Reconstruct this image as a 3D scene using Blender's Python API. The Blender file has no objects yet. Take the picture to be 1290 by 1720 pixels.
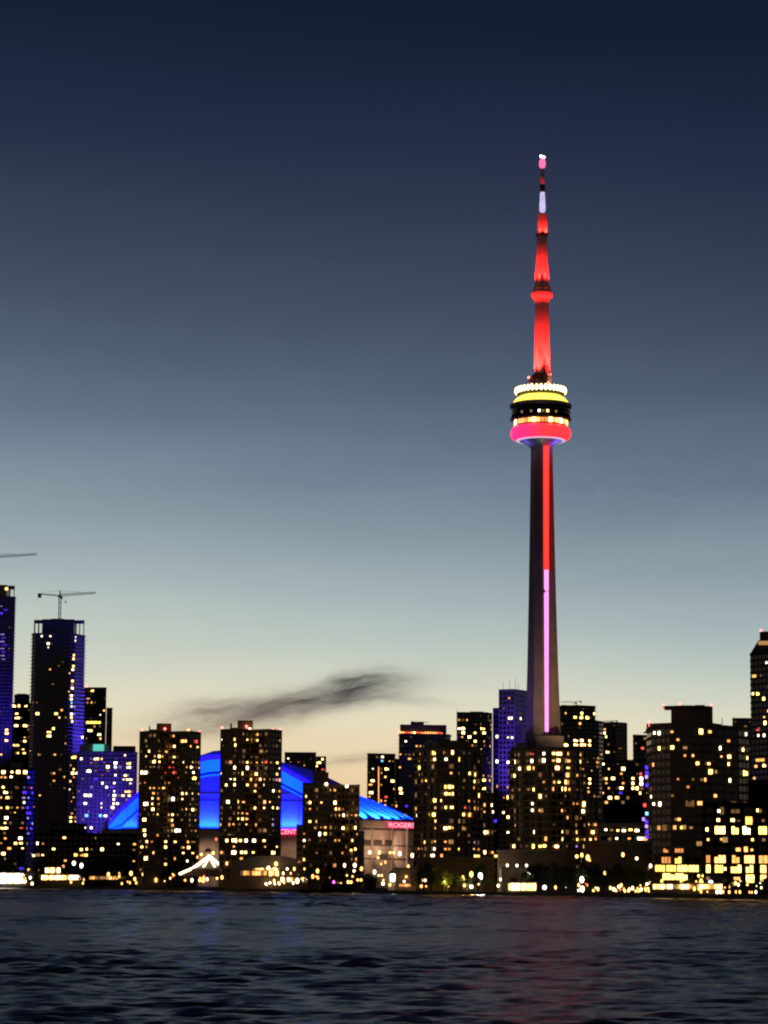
import bpy, math, random
import numpy as np
from mathutils import Matrix, Vector

random.seed(7)
R = math.radians
SC = bpy.context.scene
COL = SC.collection

# ------------------------------------------------------------------ camera
F = 4405.0                      # focal length in photo pixels (photo 1290 x 1720)
CX, CY = 645.0, 860.0
CAM_H = 5.0
PITCH, ROLL = R(8.04), R(0.36)
M3 = (Matrix.Rotation(R(90) + PITCH, 3, 'X') @ Matrix.Rotation(ROLL, 3, 'Z'))
CAMP = Vector((0, 0, CAM_H))
cd = bpy.data.cameras.new("camera")
cam = bpy.data.objects.new("camera", cd)
COL.objects.link(cam)
cam.matrix_world = Matrix.Translation(CAMP) @ M3.to_4x4()
cd.sensor_fit = 'VERTICAL'
cd.sensor_height = 36.0
cd.lens = 36.0 * F / 1720.0
cd.clip_start = 1.0
cd.clip_end = 60000.0
SC.camera = cam
SC.view_settings.view_transform = 'Standard'
SC.view_settings.look = 'None'
SC.view_settings.exposure = 0.0
SC.view_settings.gamma = 1.0
SC.cycles.filter_width = 2.1
SC.cycles.max_bounces = 5
SC.cycles.sample_clamp_indirect = 3.0
SC.cycles.caustics_reflective = False
SC.cycles.caustics_refractive = False


def ray(px, py):
    return M3 @ Vector(((px - CX) / F, (CY - py) / F, -1.0))


def at(px, py, Y):
    d = ray(px, py)
    return CAMP + d * (Y / d.y)


def project(p):
    q = M3.transposed() @ (Vector(p) - CAMP)
    return CX + F * q.x / -q.z, CY - F * q.y / -q.z


def on_plane(px, py, z=0.0):
    d = ray(px, py)
    return CAMP + d * ((z - CAM_H) / d.z)


def lin(c):
    return tuple(((v / 12.92) if v <= 0.04045 else ((v + 0.055) / 1.055) ** 2.4) for v in c)


def s255(r, g, b):
    return lin((r / 255, g / 255, b / 255))


# ------------------------------------------------------------------ dusk sky
def build_world():
    w = bpy.data.worlds.new("World")
    SC.world = w
    w.use_nodes = True
    nt = w.node_tree
    nt.nodes.clear()
    N, L = nt.nodes, nt.links

    def val(x, node_in):
        if isinstance(x, (int, float)):
            node_in.default_value = x
        else:
            L.new(x, node_in)

    def m(op, a, b=0.0, c=0.0, clamp=False):
        n = N.new('ShaderNodeMath')
        n.operation = op
        n.use_clamp = clamp
        val(a, n.inputs[0]); val(b, n.inputs[1]); val(c, n.inputs[2])
        return n.outputs[0]

    def comb(x, y, z):
        n = N.new('ShaderNodeCombineXYZ')
        val(x, n.inputs[0]); val(y, n.inputs[1]); val(z, n.inputs[2])
        return n.outputs[0]

    def noise(vec, scale, detail=5, rough=0.55, dist=0.0):
        n = N.new('ShaderNodeTexNoise')
        L.new(vec, n.inputs['Vector'])
        n.inputs['Scale'].default_value = scale
        n.inputs['Detail'].default_value = detail
        n.inputs['Roughness'].default_value = rough
        n.inputs['Distortion'].default_value = dist
        return n.outputs['Fac']

    tc = N.new('ShaderNodeTexCoord')
    sx = N.new('ShaderNodeSeparateXYZ')
    L.new(tc.outputs['Generated'], sx.inputs[0])
    X, Y, Z = sx.outputs
    hyp = m('SQRT', m('ADD', m('MULTIPLY', X, X), m('MULTIPLY', Y, Y)))
    u = m('DIVIDE', X, m('MAXIMUM', hyp, 0.01))          # sideways from due north
    e = m('DIVIDE', Z, m('MAXIMUM', hyp, 0.05))          # tangent of the elevation
    # afterglow sits to the left: the same colour comes lower on the right
    uf = m('MINIMUM', m('MAXIMUM', u, -0.5), 0.5)
    lean = m('MULTIPLY', m('MAXIMUM', m('MULTIPLY_ADD', e, -2.5, 1.0), 0.15), 0.88)
    e2 = m('MULTIPLY', e, m('MULTIPLY_ADD', uf, lean, 1.035))
    # soft uneven bands of thin high cloud
    bn = noise(comb(m('MULTIPLY', u, 5.0), 0.0, m('MULTIPLY', e, 26.0)), 1.0, 4, 0.5)
    e2 = m('ADD', e2, m('MULTIPLY', m('SUBTRACT', bn, 0.5), 0.022))
    EMAX = 0.72
    t = m('DIVIDE', m('ADD', e2, 0.02), EMAX + 0.02, clamp=True)
    cr = N.new('ShaderNodeValToRGB')
    L.new(t, cr.inputs[0])
    rows = [(-60, (205, 150, 118)), (0, (222, 176, 136)), (110, (232, 194, 152)), (187, (236, 210, 170)),
            (277, (229, 221, 192)), (377, (201, 208, 195)), (477, (169, 184, 185)), (580, (143, 160, 169)),
            (677, (121, 137, 152)), (780, (99, 115, 134)), (880, (81, 95, 116)), (980, (67, 80, 101)),
            (1077, (59, 67, 89)), (1180, (48, 56, 79)), (1277, (37, 46, 71)), (1400, (28, 37, 60)),
            (1500, (22, 30, 53)), (1800, (15, 22, 42)), (3000, (9, 13, 27))]
    el = cr.color_ramp.elements
    first = True
    for dpx, c in rows:
        # elevation tangent of a pixel row dpx above the horizon
        ang = math.atan((CY - (1482 - dpx)) / F) + PITCH
        pos = min(1.0, max(0.0, (math.tan(ang) + 0.02) / (EMAX + 0.02)))
        if first:
            k = el[0]; k.position = pos; first = False
        elif dpx == 3000:
            k = el[len(el) - 1]; k.position = 1.0
        else:
            k = el.new(pos)
        k.color = (*s255(*c), 1)

    # wisps of dark cloud low in the afterglow
    def wisp(px, py, sx_, sy_, tilt, amount, col_prev, colr):
        d = ray(px, py)
        h = math.hypot(d.x, d.y)
        u0, e0 = d.x / h, d.z / h
        du = m('SUBTRACT', u, u0)
        de = m('SUBTRACT', e, e0)
        ct, st = math.cos(tilt), math.sin(tilt)
        a = m('ADD', m('MULTIPLY', du, ct), m('MULTIPLY', de, st))
        b = m('SUBTRACT', m('MULTIPLY', de, ct), m('MULTIPLY', du, st))
        warp = noise(comb(m('MULTIPLY', a, 40.0), m('MULTIPLY', b, 60.0), px * 0.37), 1.0, 3, 0.5)
        b = m('ADD', b, m('MULTIPLY', m('SUBTRACT', warp, 0.5), sy_ / F * 2.2))
        qa = m('DIVIDE', a, sx_ / F)
        qb = m('DIVIDE', b, sy_ / F)
        g = m('EXPONENT', m('MULTIPLY', m('ADD', m('MULTIPLY', qa, qa), m('MULTIPLY', qb, qb)), -1.0))
        nz = noise(comb(m('MULTIPLY', a, 55.0), m('MULTIPLY', b, 330.0), py * 0.11), 1.0, 6, 0.6, 0.4)
        f = m('MULTIPLY', g, m('MULTIPLY_ADD', nz, 2.1, -0.32), clamp=True)
        f = m('MULTIPLY', f, amount, clamp=True)
        mx = N.new('ShaderNodeMixRGB')
        L.new(f, mx.inputs[0]); L.new(col_prev, mx.inputs[1])
        mx.inputs[2].default_value = (*s255(*colr), 1)
        return mx.outputs[0]

    c = cr.outputs[0]
    c = wisp(520, 1176, 130, 19, 0.17, 1.15, c, (82, 78, 80))
    c = wisp(604, 1156, 70, 21, 0.13, 1.25, c, (74, 72, 75))
    c = wisp(470, 1189, 90, 18, 0.14, 0.8, c, (96, 88, 84))
    c = wisp(380, 1200, 120, 26, 0.10, 0.75, c, (128, 116, 106))
    c = wisp(355, 1222, 50, 14, 0.05, 0.45, c, (120, 104, 94))
    c = wisp(655, 1174, 80, 9, -0.08, 0.5, c, (120, 118, 112))
    c = wisp(590, 1277, 70, 8, 0.12, 0.55, c, (130, 108, 92))
    c = wisp(330, 1235, 90, 10, 0.05, 0.3, c, (150, 128, 110))
    c = wisp(1230, 800, 330, 60, 0.12, 0.22, c, (72, 82, 96))
    c = wisp(580, 800, 260, 40, 0.05, 0.14, c, (84, 92, 108))
    c = wisp(1200, 960, 260, 26, 0.08, 0.16, c, (110, 122, 130))

    # the afterglow is in the north-west; the sky behind us is already night
    ft = m('MULTIPLY_ADD', m('DIVIDE', Y, m('MAXIMUM', hyp, 0.01)), 0.82, 0.18)
    ft = m('MAXIMUM', m('MINIMUM', ft, 1.0), 0.27)
    vm = N.new('ShaderNodeVectorMath')
    vm.operation = 'SCALE'
    L.new(c, vm.inputs[0]); L.new(ft, vm.inputs['Scale'])
    bg = N.new('ShaderNodeBackground')
    L.new(vm.outputs[0], bg.inputs[0])
    bg.inputs[1].default_value = 1.0
    out = N.new('ShaderNodeOutputWorld')
    L.new(bg.outputs[0], out.inputs[0])


build_world()


# ------------------------------------------------------------------ materials
def mat(name, col, rough=0.8, var=0.25, scale=0.15, spec=0.3, metal=0.0, bump=0.0):
    m = bpy.data.materials.new(name)
    m.use_nodes = True
    nt = m.node_tree
    b = nt.nodes['Principled BSDF']
    b.inputs['Roughness'].default_value = rough
    b.inputs['Metallic'].default_value = metal
    b.inputs['Specular IOR Level'].default_value = spec
    tc = nt.nodes.new('ShaderNodeTexCoord')
    n = nt.nodes.new('ShaderNodeTexNoise')
    n.inputs['Scale'].default_value = scale
    n.inputs['Detail'].default_value = 5
    nt.links.new(tc.outputs['Object'], n.inputs['Vector'])
    r = nt.nodes.new('ShaderNodeValToRGB')
    r.color_ramp.elements[0].position = 0.3
    r.color_ramp.elements[1].position = 0.7
    r.color_ramp.elements[0].color = (*[v * (1 - var) for v in col], 1)
    r.color_ramp.elements[1].color = (*[min(1, v * (1 + var)) for v in col], 1)
    nt.links.new(n.outputs['Fac'], r.inputs[0])
    nt.links.new(r.outputs[0], b.inputs['Base Color'])
    if bump:
        bm = nt.nodes.new('ShaderNodeBump')
        bm.inputs['Strength'].default_value = bump
        nt.links.new(n.outputs['Fac'], bm.inputs['Height'])
        nt.links.new(bm.outputs[0], b.inputs['Normal'])
    return m


def emit(name, col, strength, sample=False, var=0.35, scale=0.5):
    """a thing that gives off light; the interior behind a pane is a little uneven"""
    m = bpy.data.materials.new(name)
    m.use_nodes = True
    nt = m.node_tree
    b = nt.nodes['Principled BSDF']
    b.inputs['Base Color'].default_value = (0.05, 0.05, 0.05, 1)
    b.inputs['Roughness'].default_value = 0.4
    b.inputs['Emission Color'].default_value = (*col, 1)
    b.inputs['Emission Strength'].default_value = strength
    if var:
        g = nt.nodes.new('ShaderNodeNewGeometry')
        n = nt.nodes.new('ShaderNodeTexNoise')
        n.inputs['Scale'].default_value = scale
        n.inputs['Detail'].default_value = 2
        nt.links.new(g.outputs['Position'], n.inputs['Vector'])
        k = nt.nodes.new('ShaderNodeMath')
        k.operation = 'MULTIPLY_ADD'
        nt.links.new(n.outputs['Fac'], k.inputs[0])
        k.inputs[1].default_value = strength * var * 4
        k.inputs[2].default_value = strength * (1 - var * 2)
        kk = nt.nodes.new('ShaderNodeMath')
        kk.operation = 'MAXIMUM'
        nt.links.new(k.outputs[0], kk.inputs[0])
        kk.inputs[1].default_value = strength * 0.1
        nt.links.new(kk.outputs[0], b.inputs['Emission Strength'])
    m.cycles.emission_sampling = 'AUTO' if sample else 'NONE'
    return m


M = {
    'brown': mat('brown_brick', (0.27, 0.185, 0.12), 0.85),
    'dkbrown': mat('dark_brick', (0.20, 0.145, 0.10), 0.85),
    'conc': mat('pale_concrete', (0.34, 0.30, 0.26), 0.85),
    'slab': mat('balcony_concrete', (0.42, 0.36, 0.30), 0.8),
    'darkconc': mat('dark_concrete', (0.16, 0.14, 0.125), 0.85),
    'grey': mat('grey_cladding', (0.11, 0.10, 0.095), 0.8, spec=0.15),
    'night': mat('dark_cladding', (0.065, 0.058, 0.056), 0.75, spec=0.15),
    'blueglass': mat('blue_curtain_wall', (0.06, 0.07, 0.13), 0.3, spec=0.5),
    'purple': mat('pale_stone_cladding', (0.30, 0.29, 0.33), 0.7),
    'glass': mat('dark_glass', (0.012, 0.013, 0.016), 0.12, spec=0.28),
    'tower': mat('tower_concrete', (0.25, 0.205, 0.16), 0.9, var=0.22, scale=0.08),
    'mast': mat('painted_mast', (0.55, 0.50, 0.47), 0.6, var=0.1),
    'steel': mat('dark_steel', (0.05, 0.05, 0.055), 0.5),
    'white': mat('white_panel', (0.72, 0.72, 0.74), 0.6, var=0.08),
    'roof': mat('grey_roof', (0.26, 0.24, 0.24), 0.8),
    'beige': mat('beige_render', (0.45, 0.36, 0.26), 0.85),
    'drum': mat('stadium_concrete', (0.42, 0.36, 0.31), 0.9),
    'joint': mat('dark_joint', (0.07, 0.06, 0.055), 0.9),
    'hull': mat('black_hull', (0.02, 0.019, 0.018), 0.9, spec=0.08),
    'bark': mat('bark', (0.05, 0.035, 0.025), 0.9),
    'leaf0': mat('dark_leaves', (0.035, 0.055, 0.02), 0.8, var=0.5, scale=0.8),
    'leaf1': mat('lamplit_leaves', (0.07, 0.10, 0.03), 0.8, var=0.5, scale=0.8),  # lamplit copy of the leaves, lamp light put into the colour
    'ground': mat('dark_paving', (0.06, 0.055, 0.05), 0.9, scale=0.05),
    'wall': mat('quay_stone', (0.09, 0.08, 0.075), 0.9, scale=0.3),
}
# colour code -> (linear colour, strength)
CODES = {
    'W': ((1.0, 0.76, 0.46), 7.0), 'Y': ((1.0, 0.54, 0.15), 6.2), 'O': ((1.0, 0.38, 0.10), 1.9),
    'G': ((1.0, 0.66, 0.11), 5.5), 'D': ((0.95, 0.50, 0.18), 0.32), 'B': ((0.10, 0.03, 1.0), 1.0),
    'P': ((0.55, 0.35, 1.0), 0.9), 'R': ((1.0, 0.10, 0.07), 1.2), 'C': ((0.20, 0.65, 1.0), 1.4),
    'X': ((1.0, 0.93, 0.80), 9.0), 'N': ((0.25, 1.0, 0.2), 1.5), 'M': ((1.0, 0.12, 0.9), 1.6),
    'd': ((0.85, 0.48, 0.22), 0.10), 'b': ((0.05, 0.03, 0.55), 0.16), 'I': ((0.6, 0.7, 1.0), 3.0),
}
WNAMES = {'W': 'white_lit_pane', 'Y': 'warm_lit_pane', 'O': 'amber_lit_pane', 'G': 'yellow_lit_pane', 'D': 'dim_lit_pane',
          'B': 'blue_lit_pane', 'P': 'violet_lit_pane', 'R': 'red_lit_pane', 'C': 'cyan_lit_pane', 'X': 'bright_lit_pane',
          'N': 'green_lit_pane', 'M': 'magenta_lit_pane', 'd': 'faint_lit_pane', 'b': 'faint_blue_pane', 'I': 'cold_lit_pane'}
EM = {}
for k, (c, s) in CODES.items():
    EM[k] = [emit(WNAMES[k], tuple(min(1, v * random.uniform(0.92, 1.05)) for v in c), s * f, var=0.3, scale=0.9)
             for f in (0.55, 1.0, 1.5)]
LAMPM = {k: emit(WNAMES[k].replace('pane', 'lamp'), c, {'X': 8, 'W': 5, 'I': 5}.get(k, 3.6), var=0)
         for k, (c, s) in CODES.items()}
M['beacon'] = emit('red_beacon', (1, 0.16, 0.14), 5, var=0)
M['redstrip'] = emit('red_light_strip', (1.0, 0.016, 0.012), 4.0, var=0.08, scale=0.3)
M['pinkstrip'] = emit('pink_light_strip', (0.95, 0.30, 0.80), 1.5, var=0.08, scale=0.3)


# ------------------------------------------------------------------ mesh helpers
class MB:
    def __init__(self):
        self.v, self.f = [], []

    def add(self, vs, fs):
        o = len(self.v)
        self.v += [tuple(p) for p in vs]
        self.f += [tuple(i + o for i in q) for q in fs]

    def box(self, c, s, rz=0.0):
        hx, hy, hz = s[0] / 2, s[1] / 2, s[2] / 2
        ca, sa = math.cos(rz), math.sin(rz)
        vs = []
        for z in (-hz, hz):
            for x, y in ((-hx, -hy), (hx, -hy), (hx, hy), (-hx, hy)):
                vs.append((c[0] + x * ca - y * sa, c[1] + x * sa + y * ca, c[2] + z))
        self.add(vs, [(3, 2, 1, 0), (4, 5, 6, 7), (0, 1, 5, 4), (1, 2, 6, 5), (2, 3, 7, 6), (3, 0, 4, 7)])

    def prism(self, poly, z0, z1):
        n = len(poly)
        self.add([(x, y, z0) for x, y in poly] + [(x, y, z1) for x, y in poly],
                 [tuple(range(n - 1, -1, -1)), tuple(range(n, 2 * n))] +
                 [(i, (i + 1) % n, n + (i + 1) % n, n + i) for i in range(n)])

    def bar(self, a, b, r, n=4):
        a, b = Vector(a), Vector(b)
        d = (b - a).normalized()
        t = Vector((0, 0, 1)) if abs(d.z) < 0.9 else Vector((1, 0, 0))
        u = d.cross(t).normalized(); w = d.cross(u)
        vs = []
        for p in (a, b):
            for i in range(n):
                an = 2 * math.pi * (i + 0.5) / n
                vs.append(p + (u * math.cos(an) + w * math.sin(an)) * r)
        self.add(vs, [tuple(range(n)), tuple(range(2 * n - 1, n - 1, -1))] +
                 [(i, n + i, n + (i + 1) % n, (i + 1) % n) for i in range(n)])

    def lathe(self, prof, c, n=48, cap=True):
        """prof: (radius, z) from bottom to top"""
        vs, fs = [], []
        for r, z in prof:
            for i in range(n):
                a = 2 * math.pi * i / n
                vs.append((c[0] + r * math.cos(a), c[1] + r * math.sin(a), z))
        for k in range(len(prof) - 1):
            for i in range(n):
                j = (i + 1) % n
                fs.append((k * n + i, k * n + j, (k + 1) * n + j, (k + 1) * n + i))
        if cap:
            fs.append(tuple(range(n - 1, -1, -1)))
            o = (len(prof) - 1) * n
            fs.append(tuple(range(o, o + n)))
        self.add(vs, fs)

    def ball(self, c, r, n=10, m=6, sz=1.0):
        prof = [(max(0.001, r * math.sin(math.pi * k / m)), c[2] - r * sz * math.cos(math.pi * k / m)) for k in range(m + 1)]
        self.lathe(prof, c, n)

    def mesh(self, name):
        me = bpy.data.meshes.new(name)
        me.from_pydata(self.v, [], self.f)
        me.update()
        return me

    def build(self, name, material, parent=None, smooth=False):
        me = self.mesh(name)
        me.materials.append(material)
        if smooth:
            me.polygons.foreach_set('use_smooth', [True] * len(me.polygons))
        return link(name, me, parent)


def link(name, data, parent=None):
    o = bpy.data.objects.new(name, data)
    COL.objects.link(o)
    if parent is not None:
        o.parent = parent
    return o


def thing(name, label, cat, loc=(0, 0, 0), group=None):
    o = bpy.data.objects.new(name, None)
    o.empty_display_size = 1
    COL.objects.link(o)
    o.location = loc
    o['label'] = label
    o['category'] = cat
    if group:
        o['group'] = group
    return o


def rooted(o, parent):
    """parent a world-space mesh to a thing whose origin is at its base"""
    o.parent = parent
    o.location = tuple(o.location[i] - parent.location[i] for i in range(3))
    return o


# ------------------------------------------------------------------ water, shore, ground
GZ = 1.5
PL, PR = on_plane(0, 1492), on_plane(1290, 1512)
SD = Vector((PR.x - PL.x, PR.y - PL.y, 0)).normalized()


def shore_y(px):
    d = ray(px, 1482)
    k = d.x / d.y
    # PL.x + t*SD.x = k*(PL.y + t*SD.y)
    t = (k * PL.y - PL.x) / (SD.x - k * SD.y)
    return PL.y + t * SD.y


def S(px, extra):
    return shore_y(px) + extra


nrm = Vector((-SD.y, SD.x, 0))
A = PL - SD * 6000
B_ = PR + SD * 900
g = MB()
far = 30000
g.add([(A.x, A.y, GZ), (B_.x, B_.y, GZ), (far, far, GZ), (-far, far, GZ)], [(0, 1, 2, 3)])
o = g.build('ground', M['ground']); o['kind'] = 'structure'
# quay wall along the water with a coping
g = MB()
g.add([(A.x, A.y, -4), (B_.x, B_.y, -4), (B_.x, B_.y, GZ - 0.25), (A.x, A.y, GZ - 0.25)], [(0, 1, 2, 3)])
a2, b2 = A - nrm * 0.35, B_ - nrm * 0.35
a3, b3 = A + nrm * 1.2, B_ + nrm * 1.2
g.add([(a2.x, a2.y, GZ - 0.25), (b2.x, b2.y, GZ - 0.25), (b3.x, b3.y, GZ - 0.25), (a3.x, a3.y, GZ - 0.25),
       (a2.x, a2.y, GZ + 0.15), (b2.x, b2.y, GZ + 0.15), (b3.x, b3.y, GZ + 0.15), (a3.x, a3.y, GZ + 0.15)],
      [(3, 2, 1, 0), (4, 5, 6, 7), (0, 1, 5, 4), (1, 2, 6, 5), (2, 3, 7, 6), (3, 0, 4, 7)])
o = g.build('quay_wall', M['wall']); o['kind'] = 'structure'


def build_water():
    m = bpy.data.materials.new('lake_water')
    m.use_nodes = True
    nt = m.node_tree
    nt.nodes.remove(nt.nodes['Principled BSDF'])
    df = nt.nodes.new('ShaderNodeBsdfDiffuse'); df.inputs['Color'].default_value = (0.012, 0.013, 0.017, 1)
    gl = nt.nodes.new('ShaderNodeBsdfGlossy'); gl.inputs['Color'].default_value = (0.64, 0.65, 0.70, 1)
    gl.inputs['Roughness'].default_value = 0.20
    fr = nt.nodes.new('ShaderNodeFresnel'); fr.inputs['IOR'].default_value = 1.333
    b = nt.nodes.new('ShaderNodeMixShader')
    nt.links.new(fr.outputs[0], b.inputs[0]); nt.links.new(df.outputs[0], b.inputs[1]); nt.links.new(gl.outputs[0], b.inputs[2])
    nt.links.new(b.outputs[0], nt.nodes['Material Output'].inputs['Surface'])
    tc = nt.nodes.new('ShaderNodeNewGeometry')
    mp = nt.nodes.new('ShaderNodeMapping')
    mp.inputs['Scale'].default_value = (0.35, 0.9, 1)
    mp.inputs['Rotation'].default_value = (0, 0, 0.2)
    nt.links.new(tc.outputs['Position'], mp.inputs['Vector'])
    n = nt.nodes.new('ShaderNodeTexNoise')
    n.inputs['Scale'].default_value = 0.9
    n.inputs['Detail'].default_value = 6
    n.inputs['Roughness'].default_value = 0.6
    nt.links.new(mp.outputs[0], n.inputs['Vector'])
    bp = nt.nodes.new('ShaderNodeBump')
    bp.inputs['Strength'].default_value = 1.0
    bp.inputs['Distance'].default_value = 0.45
    nt.links.new(n.outputs['Fac'], bp.inputs['Height'])
    for nd in (df, gl, fr):
        nt.links.new(bp.outputs[0], nd.inputs['Normal'])
    # fan of real waves out to the quay
    rng = np.random.default_rng(3)
    ys = [38.0]
    while ys[-1] < 2300:
        ys.append(ys[-1] + min(2.0, max(0.28, ys[-1] * 0.0042)))
    ys = np.array(ys)
    nx = 420
    th = np.linspace(-0.30, 0.30, nx)
    Yg, Tg = np.meshgrid(ys, th, indexing='ij')
    Xg = Yg * Tg
    Zg = np.zeros_like(Xg)
    sp_y = np.minimum(2.0, np.maximum(0.28, Yg * 0.0042))
    sp_x = Yg * (0.6 / (nx - 1))
    for k in range(150):
        lam = 10 ** rng.uniform(math.log10(0.8), math.log10(10.0))
        ang = rng.normal(0.12, 0.5)
        kx, ky = math.sin(ang), math.cos(ang)
        amp = 0.0080 * lam ** 0.9 * rng.uniform(0.5, 1.2)
        ph = rng.uniform(0, 6.283)
        fade = np.clip(lam / (2.6 * sp_y) - 0.6, 0, 1) * np.clip(lam / max(0.05, abs(kx)) / (2.6 * sp_x) - 0.6, 0, 1)
        arg = (kx * Xg + ky * Yg) * 6.283 / lam + ph
        if lam > 4.6:                      # longer waves only out in the open lake
            fade = fade * np.clip((Yg - 170) / 450, 0, 1)
        Zg += amp * fade * (np.sin(arg) + 0.25 * np.sin(2 * arg + 1.57))
    # calmer and rougher patches
    patch = 0.75 + 0.35 * np.sin(Xg * 0.045 + 1.3 * np.sin(Yg * 0.021)) * np.sin(Yg * 0.03 + 0.7)
    Zg *= patch * (1 + 0.7 * np.clip((Yg - 150) / 700, 0, 1))
    ny = len(ys)
    verts = np.stack([Xg, Yg, Zg], -1).reshape(-1, 3)
    idx = np.arange(ny * nx).reshape(ny, nx)
    q = np.stack([idx[:-1, :-1], idx[:-1, 1:], idx[1:, 1:], idx[1:, :-1]], -1).reshape(-1, 4)
    me = bpy.data.meshes.new('water')
    me.vertices.add(len(verts)); me.vertices.foreach_set('co', verts.ravel())
    me.loops.add(q.size); me.loops.foreach_set('vertex_index', q.ravel())
    me.polygons.add(len(q))
    me.polygons.foreach_set('loop_start', np.arange(0, q.size, 4))
    me.polygons.foreach_set('loop_total', np.full(len(q), 4))
    me.update(calc_edges=True)
    me.polygons.foreach_set('use_smooth', np.ones(len(q), bool))
    me.materials.append(m)
    o = link('water', me); o['kind'] = 'structure'
    w = MB()
    w.add([(-30000, -3000, -1.4), (30000, -3000, -1.4), (30000, 30000, -1.4), (-30000, 30000, -1.4)], [(0, 1, 2, 3)])
    o = w.build('water', m); o['kind'] = 'structure'


build_water()

# ------------------------------------------------------------------ buildings
FACES = []      # every glazed face, for placing lit windows
BLD = {}


def bld(key, name, label, cat, m, vols, fh=3.2, bay=3.4, style='grid', glass='glass', slabm='slab', fill=0.04,
        group='city buildings of the skyline'):
    """vols: dicts with pts [(px, Y)...] along the visible front, top / bot in photo rows, th = depth behind the front"""
    p0 = vols[0]['pts']
    mid = at(sum(p[0] for p in p0) / len(p0), vols[0]['top'], min(p[1] for p in p0))
    root = thing(name, label, cat, (mid.x, mid.y, GZ), group)
    BLD[key] = dict(root=root, n=0, fill=fill, style=style)
    dark = MB()
    for vi, v in enumerate(vols):
        top = v['top']
        pts = []
        ztop = None
        for px, Y in v['pts']:
            p = at(px, top, Y)
            pts.append((p.x, p.y))
        yref = v['pts'][0][1]
        ztop = at(sum(p[0] for p in v['pts']) / len(v['pts']), top, yref).z
        z0 = GZ - 0.3 if v.get('bot') is None else at(v['pts'][0][0], v['bot'], yref).z
        th = v.get('th', 30)
        yb = max(p[1] for p in pts) + th
        # the plot is skewed a little so that the flank lies along the street
        xm_ = sum(p[0] for p in pts) / len(pts)
        side = pts[-1] if xm_ < 0 else pts[0]
        sk = side[0] * (yb / side[1] - 1.0)
        poly = pts + [(pts[-1][0] + sk, yb), (pts[0][0] + sk, yb)]
        w = MB()
        w.prism(poly, z0, ztop)
        st = v.get('style', style)
        vf, vb = v.get('fh', fh), v.get('bay', bay)
        nf = max(1, int((ztop - z0 - (4 if v.get('bot') is None else 0.5)) / vf)) if not v.get('blank') else 0
        zb = ztop - nf * vf - 0.6
        if st != 'plain' and ztop - z0 > 8:
            # parapet
            for i in range(len(pts) - 1):
                (x0, y0), (x1, y1) = pts[i], pts[i + 1]
                L_ = math.hypot(x1 - x0, y1 - y0); an = math.atan2(y1 - y0, x1 - x0)
                nx_, ny_ = (y1 - y0) / L_, -(x1 - x0) / L_
                w.box(((x0 + x1) / 2 + nx_ * 0.1, (y0 + y1) / 2 + ny_ * 0.1, ztop + 0.45), (L_ + 0.1, 0.5, 0.9), an)
        for i in range(len(pts) - 1):
            (x0, y0), (x1, y1) = pts[i], pts[i + 1]
            L_ = math.hypot(x1 - x0, y1 - y0)
            an = math.atan2(y1 - y0, x1 - x0)
            ux, uy = (x1 - x0) / L_, (y1 - y0) / L_
            nx_, ny_ = uy, -ux
            nb = max(1, round(L_ / vb))
            bw = L_ / nb
            glassy = v.get('glass', glass)
            if isinstance(glassy, (list, tuple)):
                glassy = glassy[min(i, len(glassy) - 1)]
            if nf and not v.get('noglass'):
                fc = dict(b=key, p0=(x0, y0), u=(ux, uy), n=(nx_, ny_), L=L_, an=an, zb=zb, zt=ztop - 0.4, fh=vf, nf=nf, nb=nb, bw=bw,
                          z0=z0, lit={}, out=0.12, glass=glassy)
                FACES.append(fc)
            elif not v.get('noface'):
                FACES.append(dict(b=key, p0=(x0, y0), u=(ux, uy), n=(nx_, ny_), L=L_, an=an, zb=z0, zt=ztop, nf=0, z0=z0))
            if st == 'grid' and nf:
                for k in range(nb + 1):
                    s = min(max(k * bw, 0.35), L_ - 0.35)
                    w.box((x0 + ux * s + nx_ * 0.12, y0 + uy * s + ny_ * 0.12, (zb + ztop) / 2), (0.7, 0.5, ztop - zb), an)
                for k in range(nf + 1):
                    w.box(((x0 + x1) / 2 + nx_ * 0.08, (y0 + y1) / 2 + ny_ * 0.08, zb + k * vf + 0.35), (L_ - 0.1, 0.4, 0.9), an)
            elif st == 'pier' and nf:
                for k in range(0, nb + 1, 2):
                    s = min(max(k * bw, 0.5), L_ - 0.5)
                    w.box((x0 + ux * s + nx_ * 0.3, y0 + uy * s + ny_ * 0.3, (zb + ztop) / 2), (1.0, 0.9, ztop - zb), an)
            elif st == 'office' and nf:
                for k in range(nf + 1):
                    w.box(((x0 + x1) / 2 + nx_ * 0.1, (y0 + y1) / 2 + ny_ * 0.1, zb + k * vf + 0.4), (L_ - 0.1, 0.5, 1.3), an)
        if st in ('slab', 'pier') and nf:
            ov = 1.3
            cx = sum(p[0] for p in poly) / len(poly)
            for k in range(nf + 1):
                s = MB()
                zz = zb + k * vf
                for i in range(len(pts) - 1):
                    (x0, y0), (x1, y1) = pts[i], pts[i + 1]
                    L_ = math.hypot(x1 - x0, y1 - y0); an = math.atan2(y1 - y0, x1 - x0)
                    nx_, ny_ = (y1 - y0) / L_, -(x1 - x0) / L_
                    jit = 0.0 if len(pts) > 3 else (0.25 if k % 2 else 0.0)
                    s.box(((x0 + x1) / 2 + nx_ * ov / 2, (y0 + y1) / 2 + ny_ * ov / 2, zz + 0.002 * i), (L_ + ov * 0.9 - jit, ov, 0.34 - 0.004 * i), an)
                rooted(s.build('balcony', M[slabm]), root)
        ob = w.build(v.get('part', 'wall'), M[v.get('mat', m)] if isinstance(v.get('mat', m), str) else m)
        rooted(ob, root)
    return root


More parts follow.
